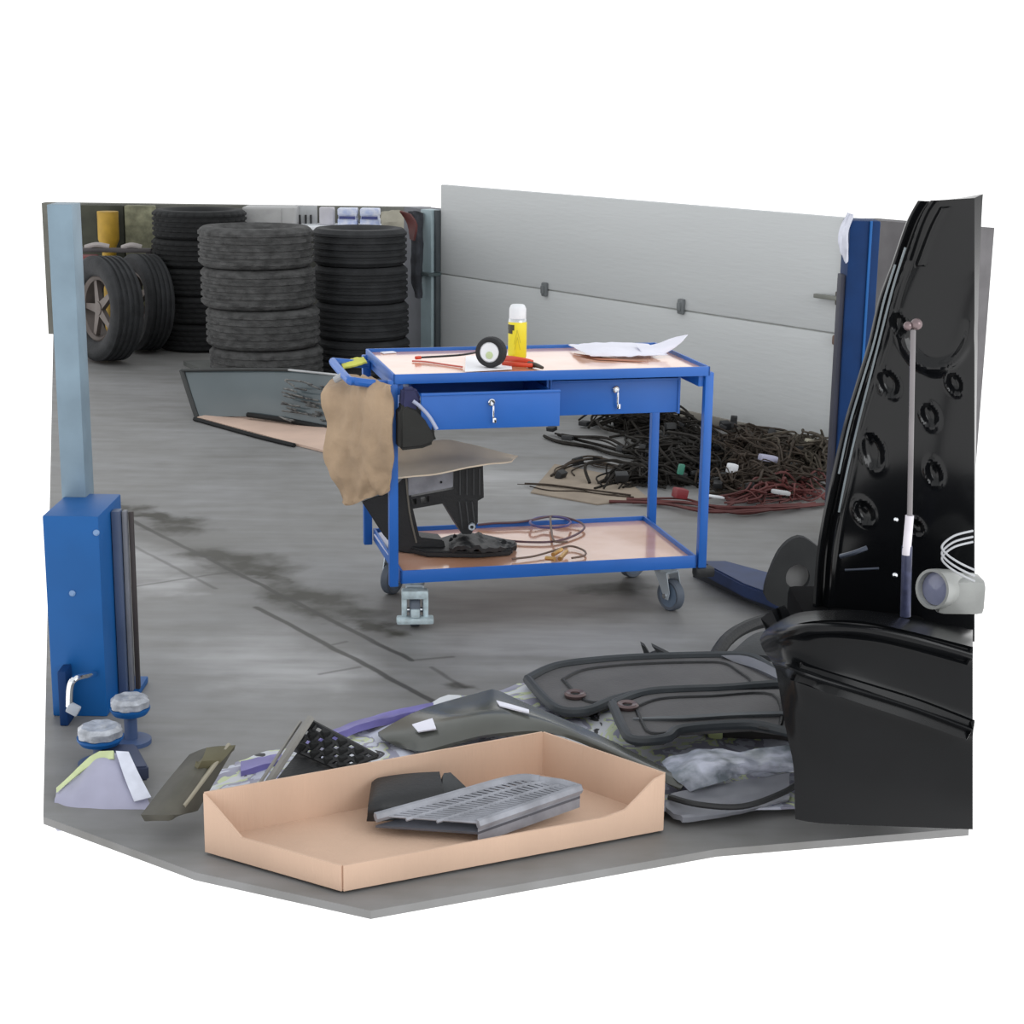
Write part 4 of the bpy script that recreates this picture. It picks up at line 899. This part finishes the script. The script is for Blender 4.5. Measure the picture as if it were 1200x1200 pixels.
# black hose / rubber arcs behind
bm = Bm(); tube(bm, [Z(838, 770, .03), Z(850, 752, .05), Z(868, 738, .06), (Z(895, 728, .06)), Z(930, 725, .05)], .022, 10)
solo('rubber_hose', bm, BLK, 'thick black rubber hose curving out from under the black car', 'hose')
bm = loft([[Z(858, 764, .08), Z(885, 742, .1), Z(920, 738, .1)], [Z(862, 772, .06), Z(890, 768, .07), Z(930, 775, .07)]], 14, 5, lambda u, v: .01*math.sin(3*v), .02)
solo('rubber_flap', bm, BLK_M, 'black curved rubber flap beside the thick black hose', 'flap')
bm = loft([[Z(845, 768, .10), Z(880, 770, .11), Z(930, 795, .11)], [Z(860, 776, .09), Z(890, 785, .1), Z(930, 805, .1)]], 12, 3, None, .012); solo('grey_moulding', bm, mat('moulding', (104, 106, 114), .4), 'smooth grey moulding at the front corner of the black car', 'moulding')
# pale film lumps in the lower right
bm = loft([[Z(775, 893, .08), Z(815, 878, .10), Z(870, 880, .10), Z(930, 872, .09)], [Z(790, 912, .09), Z(825, 898, .12), Z(880, 895, .11), Z(930, 892, .10)], [Z(810, 928, .06), Z(840, 918, .08), Z(880, 908, .07), Z(930, 905, .07)]], 26, 7, lambda u, v: .01*nz(u*8, v*6), .012)
solo('plastic_wrap', bm, mat('wrap', (186, 190, 206), .35, var=.15, nscale=18, col2=(110, 118, 126)), 'crumpled pale plastic wrap between the box and the black car', 'plastic wrap')
bm = loft([[Z(786, 930, .06), Z(850, 918, .07), Z(925, 905, .07)], [Z(780, 945, .04), Z(850, 938, .05), Z(925, 925, .05)], [Z(800, 958, .03), Z(860, 952, .03), Z(925, 938, .03)]], 20, 6, lambda u, v: .006*nz(u*6, v*6), .015)
solo('grey_sheet', bm, mat('sheet_grey', (132, 134, 142), .4, var=.12), 'smooth grey plastic sheet in front of the crumpled pale wrap', 'plastic sheet')
bm = Bm(); tube(bm, [Z(784, 934, .06), Z(820, 943, .06), Z(870, 945, .06), Z(915, 930, .08), Z(940, 915, .09)], .008, 8)
solo('black_cable', bm, BLK, 'black cable running below the grey plastic sheet', 'cable')

# ================================================================ CARDBOARD BOX
cbx = Thing('cardboard_box', 'open brown cardboard box holding black and grey car parts', 'box', Vector((-.1, 3.9, 0)))
HB = .155; zb0 = .008
Fp = Z(636, 858, HB); Rp = Z(778, 906, HB); Lp = Z(240, 929, HB)
Np = Rp+(Lp-Fp); Np = Np+(Fp-Np)*.10
def wall(a, b, name, m=CARD, lab=None):
    d = (b-a).normalized(); n_ = Vector((-d.y, d.x, 0))*.006
    bm = Bm(); pts = [a, b, Vector((b.x, b.y, zb0)), Vector((a.x, a.y, zb0))]; prism(bm, pts, n_); cbx.part(name, bm, m, lab)
def cut_wall(pts):
    d = (pts[-1]-pts[0]); d.z = 0; d.normalize(); n_ = Vector((-d.y, d.x, 0))*.006
    bm = Bm(); prism(bm, pts+[Vector((pts[-1].x, pts[-1].y, zb0)), Vector((pts[0].x, pts[0].y, zb0))], n_); cbx.part('wall', bm, CARD)
wall(Lp, Fp, 'wall'); wall(Fp, Rp, 'wall')
LOW = .07
def at_h(a, b, t, z): q_ = a.lerp(b, t); return Vector((q_.x, q_.y, z))
cut_wall([Rp, at_h(Rp, Np, .035, HB-.01), at_h(Rp, Np, .13, LOW+.01), at_h(Rp, Np, .2, LOW), at_h(Rp, Np, 1, LOW)])
cut_wall([at_h(Np, Lp, 0, LOW), at_h(Np, Lp, .72, LOW), at_h(Np, Lp, .93, HB-.02), Lp])
bm = Bm(); prism(bm, [Rp, at_h(Rp, Np, .035, HB-.01), at_h(Rp, Np, .13, LOW+.01)], (Lp-Fp).cross(Vector((0, 0, 1))).normalized()*-.004)
cbx.part('torn_corner', bm, CARD_P, 'pale torn corner of the near side')
bm = Bm(); prism(bm, [Vector((p.x, p.y, .034)) for p in (Lp, Fp, Rp, Np)], Vector((0, 0, .006))); cbx.part('base', bm, CARD)
bk = Thing('black_housing', 'black plastic housing lying in the cardboard box', 'car part', Z(480, 925, 0.030))
bm = loft([[Z(436, 918, 0.110), Z(445, 912, 0.120), Z(480, 907, 0.125), Z(515, 905, 0.125)], [Z(432, 945, 0.100), Z(445, 938, 0.115), Z(485, 930, 0.115), Z(520, 928, 0.110)], [Z(430, 962, 0.060), Z(450, 962, 0.070), Z(490, 958, 0.070), Z(525, 945, 0.070)]], 20, 6, lambda u, v: .002, .03); bk.part('shell', bm, BLK)
bm = Bm(); prism(bm, [Z(512, 924, 0.090), Z(520, 906, 0.135), Z(528, 905, 0.135), Z(546, 922, 0.100), Z(540, 935, 0.080), Z(515, 940, 0.080)], Vector((0, .04, -.03))); bk.part('lug', bm, BLK_M)
gg = Thing('grey_ladder_frame', 'grey ladder-like plastic frame lying in the cardboard box', 'car part', Z(580, 940, 0.030))
e1 = [Z(440, 958, 0.090), Z(520, 936, 0.105), Z(600, 914, 0.120), Z(632, 914, 0.120)]; e2 = [Z(560, 966, 0.090), Z(620, 945, 0.105), Z(680, 924, 0.115)]
a1 = resample(catmull(e1, 5), 26); a2 = resample(catmull(e2, 5), 26)
bm = Bm(); tube(bm, e1, .012, 6); tube(bm, e2, .012, 6); tube(bm, [e1[-1], Z(660, 918, 0.118), e2[-1]], .01, 6)
prism(bm, [e2[0], e2[1], e2[2], e2[2]+Vector((0, .002, -.05)), e2[1]+Vector((0, .002, -.05)), e2[0]+Vector((0, .002, -.05))], Vector((.0, .008, 0)))
gg.part('rails', bm, GREYP)
bm = Bm()
for i in range(1, 25): tube(bm, [a1[i], a2[i]], .0035, 5, smooth=False)
for t in (.3, .6): tube(bm, [a1[i].lerp(a2[i], t) for i in range(0, 26, 3)], .005, 5, smooth=False)
gg.part('rungs', bm, GREYP)
bm = loft([[p+Vector((0, 0, -.02)) for p in a1[::5]], [p+Vector((0, 0, -.02)) for p in a2[::5]]], 12, 3, None, .006, smooth=False); gg.part('backing', bm, mat('backing_dark', (84, 86, 94), .6))

# ================================================================ BLACK CAR
car = Thing('black_car', 'black car front with its bonnet raised on a gas strut at the right', 'car', Vector((.95, 3.9, 0)))
YB = 3.62
lines = [([(905, 735), (925, 722), (950, 716), (1010, 715), (1060, 722), (1140, 738)], .42),
         ([(897, 738), (915, 727), (950, 720), (1010, 721), (1060, 728), (1140, 746)], .22),
         ([(891, 748), (910, 738), (950, 730), (1010, 733), (1060, 742), (1140, 764)], .05),
         ([(892, 756), (912, 748), (950, 741), (1005, 740), (1060, 750), (1140, 771)], .03),
         ([(896, 764), (915, 757), (950, 751), (1005, 752), (1060, 764), (1140, 784)], .055),
         ([(902, 772), (925, 777), (960, 788), (1010, 803), (1070, 822), (1140, 846)], .03),
         ([(906, 779), (928, 785), (962, 797), (1012, 812), (1072, 831), (1140, 856)], .0),
         ([(910, 790), (930, 799), (964, 811), (1014, 826), (1074, 843), (1140, 868)], .045),
         ([(920, 850), (940, 860), (975, 870), (1020, 880), (1080, 892), (1140, 905)], .05),
         ([(930, 900), (950, 910), (980, 915), (1030, 925), (1085, 930), (1140, 940)], .06),
         ([(932, 960), (955, 964), (985, 966), (1035, 968), (1090, 970), (1140, 972)], .09)]
LW = []
for pts, dy in lines: LW.append([A(x, y, YB+dy+.30*max(0, (935-x)/45)**2+.06*max(0, (x-1000)/140)) for x, y in pts])
bm = loft(LW, 60, 4, None, .03); car.part('bumper', bm, CAR)
# raised bonnet
def bonnet():
    le = [(1076, 236), (1062, 262), (1045, 310), (1030, 350), (1018, 400), (1003, 450), (988, 500), (974, 560), (963, 610), (957, 650), (954, 690), (950, 752)]
    L_rows = []
    Yb = 4.35
    for i, (x, y) in enumerate(le):
        t = i/(len(le)-1); row = []
        for k_ in range(6):
            u = k_/5; X = x+(1142-x)*u; row.append(A(X, y+ (0 if i else -4*u), Yb-.35*(1-t)*.4-.12*u))
        L_rows.append(row)
    ov = [(1038, 470, 13), (1022, 540, 14), (1014, 602, 12), (1088, 505, 11), (1050, 405, 10), (1095, 560, 10), (1118, 470, 10), (1075, 620, 9)]
    def disp(u, v):
        # work in bonnet plane coordinates
        yv = 236+(752-236)*v
        # edge x at this height
        j = 0
        while j < len(le)-2 and le[j+1][1] < yv: j += 1
        f = (yv-le[j][1])/max(1, (le[j+1][1]-le[j][1])); f = max(0, min(1, f)); xe = le[j][0]+(le[j+1][0]-le[j][0])*f
        X = xe+(1142-xe)*u; d = 0
        dx = X-xe
        d += .012*math.exp(-((dx-4)/3.5)**2)+.014*math.exp(-((dx-20)/4)**2) - .008*math.exp(-((dx-11)/4)**2)
        for ox, oy, r in ov:
            q_ = math.hypot((X-ox)*1.15-(yv-oy)*.35, (yv-oy)*.95)/r
            if q_ < 1.6: d += -.016*math.exp(-(q_*1.1)**4) + .004*math.exp(-((q_-1.2)/.2)**2)
        q_ = math.hypot(X-1095, (yv-405)*.9); d += .02*math.exp(-((q_-42)/6)**2)*(max(0, min(1, (yv-400)/30)))
        # long embossed channel at the top
        t2 = abs((X-1092)+(yv-290)*.42); d += .015*math.exp(-(t2/5)**2)*(1 if 255 < yv < 330 else 0)
        return d
    return loft(L_rows, 110, 18, disp, .035, cols=True)
bn_ = car.part('bonnet', bonnet(), BLK_G, 'raised black bonnet')
# engine bay body behind bumper
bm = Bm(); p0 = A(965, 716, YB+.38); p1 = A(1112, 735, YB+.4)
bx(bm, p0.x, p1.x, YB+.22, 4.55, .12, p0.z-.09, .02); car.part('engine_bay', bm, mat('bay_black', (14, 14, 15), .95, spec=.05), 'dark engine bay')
for pts in ([(1049, 310), (1036, 352), (1024, 402), (1009, 452), (995, 500), (983, 555)], [(1061, 290), (1047, 335), (1034, 385), (1020, 440), (1006, 495), (992, 555), (983, 600)]):
    bm = Bm(); tube(bm, [A(x, y, 4.13+.075*(y-236)/489*2) for x, y in pts], .0028, 6); car.part('edge_highlight', bm, mat('highlight_grey', (104, 112, 116), .3, metal=.3), 'thin grey highlight line along the bonnet edge trim', bn_)  # grey tubes stand in for highlights on the bonnet edge trim
# gas strut
Ys = 3.98
st = Bm(); tube(st, [A(1070, 386, Ys), A(1066, 605, Ys)], .0065, 10, smooth=False); so = car.part('gas_strut', st, mat('strut_rod', (120, 116, 118), .3, metal=.5), 'grey gas strut rod')
st = Bm(); tube(st, [A(1066, 604, Ys), A(1062, 650, Ys)], .0105, 12, smooth=False); car.part('strut_sleeve', st, mat('sleeve_white', (215, 210, 218), .4), 'white strut sleeve', so)
st = Bm(); tube(st, [A(1063, 640, Ys+.004), A(1061, 722, Ys+.004)], .013, 12, smooth=False); car.part('strut_cylinder', st, mat('cyl_slate', (62, 66, 92), .3, metal=.3, nscale=40, var=.3), 'slate strut cylinder', so)
st = Bm(); bmesh.ops.create_uvsphere(st, u_segments=16, v_segments=10, radius=.014, matrix=Matrix.Translation(A(1074, 380, Ys))); bmesh.ops.create_uvsphere(st, u_segments=16, v_segments=10, radius=.011, matrix=Matrix.Translation(A(1064, 382, Ys)))
car.part('ball_joint', st, mat('joint', (120, 104, 106), .3, metal=.5), 'ball joint', so)
# headlamp
hm = (Vector((-.75, -.6, .12)).normalized()).to_track_quat('Z', 'Y').to_matrix().to_4x4(); hm.translation = A(1098, 690, 4.05)
bm = Bm(); lathe(bm, [(0, -.1), (.035, -.1), (.046, -.05), (.05, 0), (.05, .02), (.043, .02), (.042, .0), (.0, -.01)], 32, hm); hl = car.part('headlamp', bm, mat('lamp_grey', (146, 148, 146), .35, var=.2), 'pale grey round headlamp housing')
bm = Bm(); lathe(bm, [(0, -.006), (.04, -.006), (.041, .004), (.0, .012)], 28, hm); car.part('lens', bm, mat('lens', (128, 132, 156), .15), 'grey lens', hl)
bm = Bm(); box(bm, (0, 0, 0), (.12, .1, .09), .02, Matrix.Translation(A(1122, 695, 4.08))); car.part('lamp_bracket', bm, mat('lamp_grey', (146, 148, 146), .35, var=.2), None, hl)
bm = Bm()
for dy, c in ((0, 0), (7, 1), (13, 2)):
    tube(bm, [A(1140, 622+dy, 4.0), A(1118, 628+dy, 3.98), A(1104, 640+dy, 3.97), A(1110, 650+dy, 3.97), A(1125, 660+dy, 3.98), A(1142, 668+dy, 4.0)], .0028, 6)
car.part('wires', bm, mat('wire_pale', (170, 172, 176), .4), 'pale wires beside the headlamp')
bm = Bm(); bmesh.ops.create_uvsphere(bm, u_segments=12, v_segments=8, radius=.007, matrix=Matrix.Translation(A(1049, 674, 3.97))); bmesh.ops.create_uvsphere(bm, u_segments=12, v_segments=8, radius=.006, matrix=Matrix.Translation(A(1050, 609, 3.99)))
car.part('bolt', bm, CHROME, 'shiny bolt head')
bm = Bm(); tube(bm, [A(985, 652, 4.0), A(1000, 648, 3.98), A(1016, 642, 3.98)], .006, 8); tube(bm, [A(990, 668, 4.0), A(1030, 666, 3.98)], .003, 6); car.part('latch', bm, mat('latch', (62, 68, 80), .3, metal=.5), 'bonnet latch')
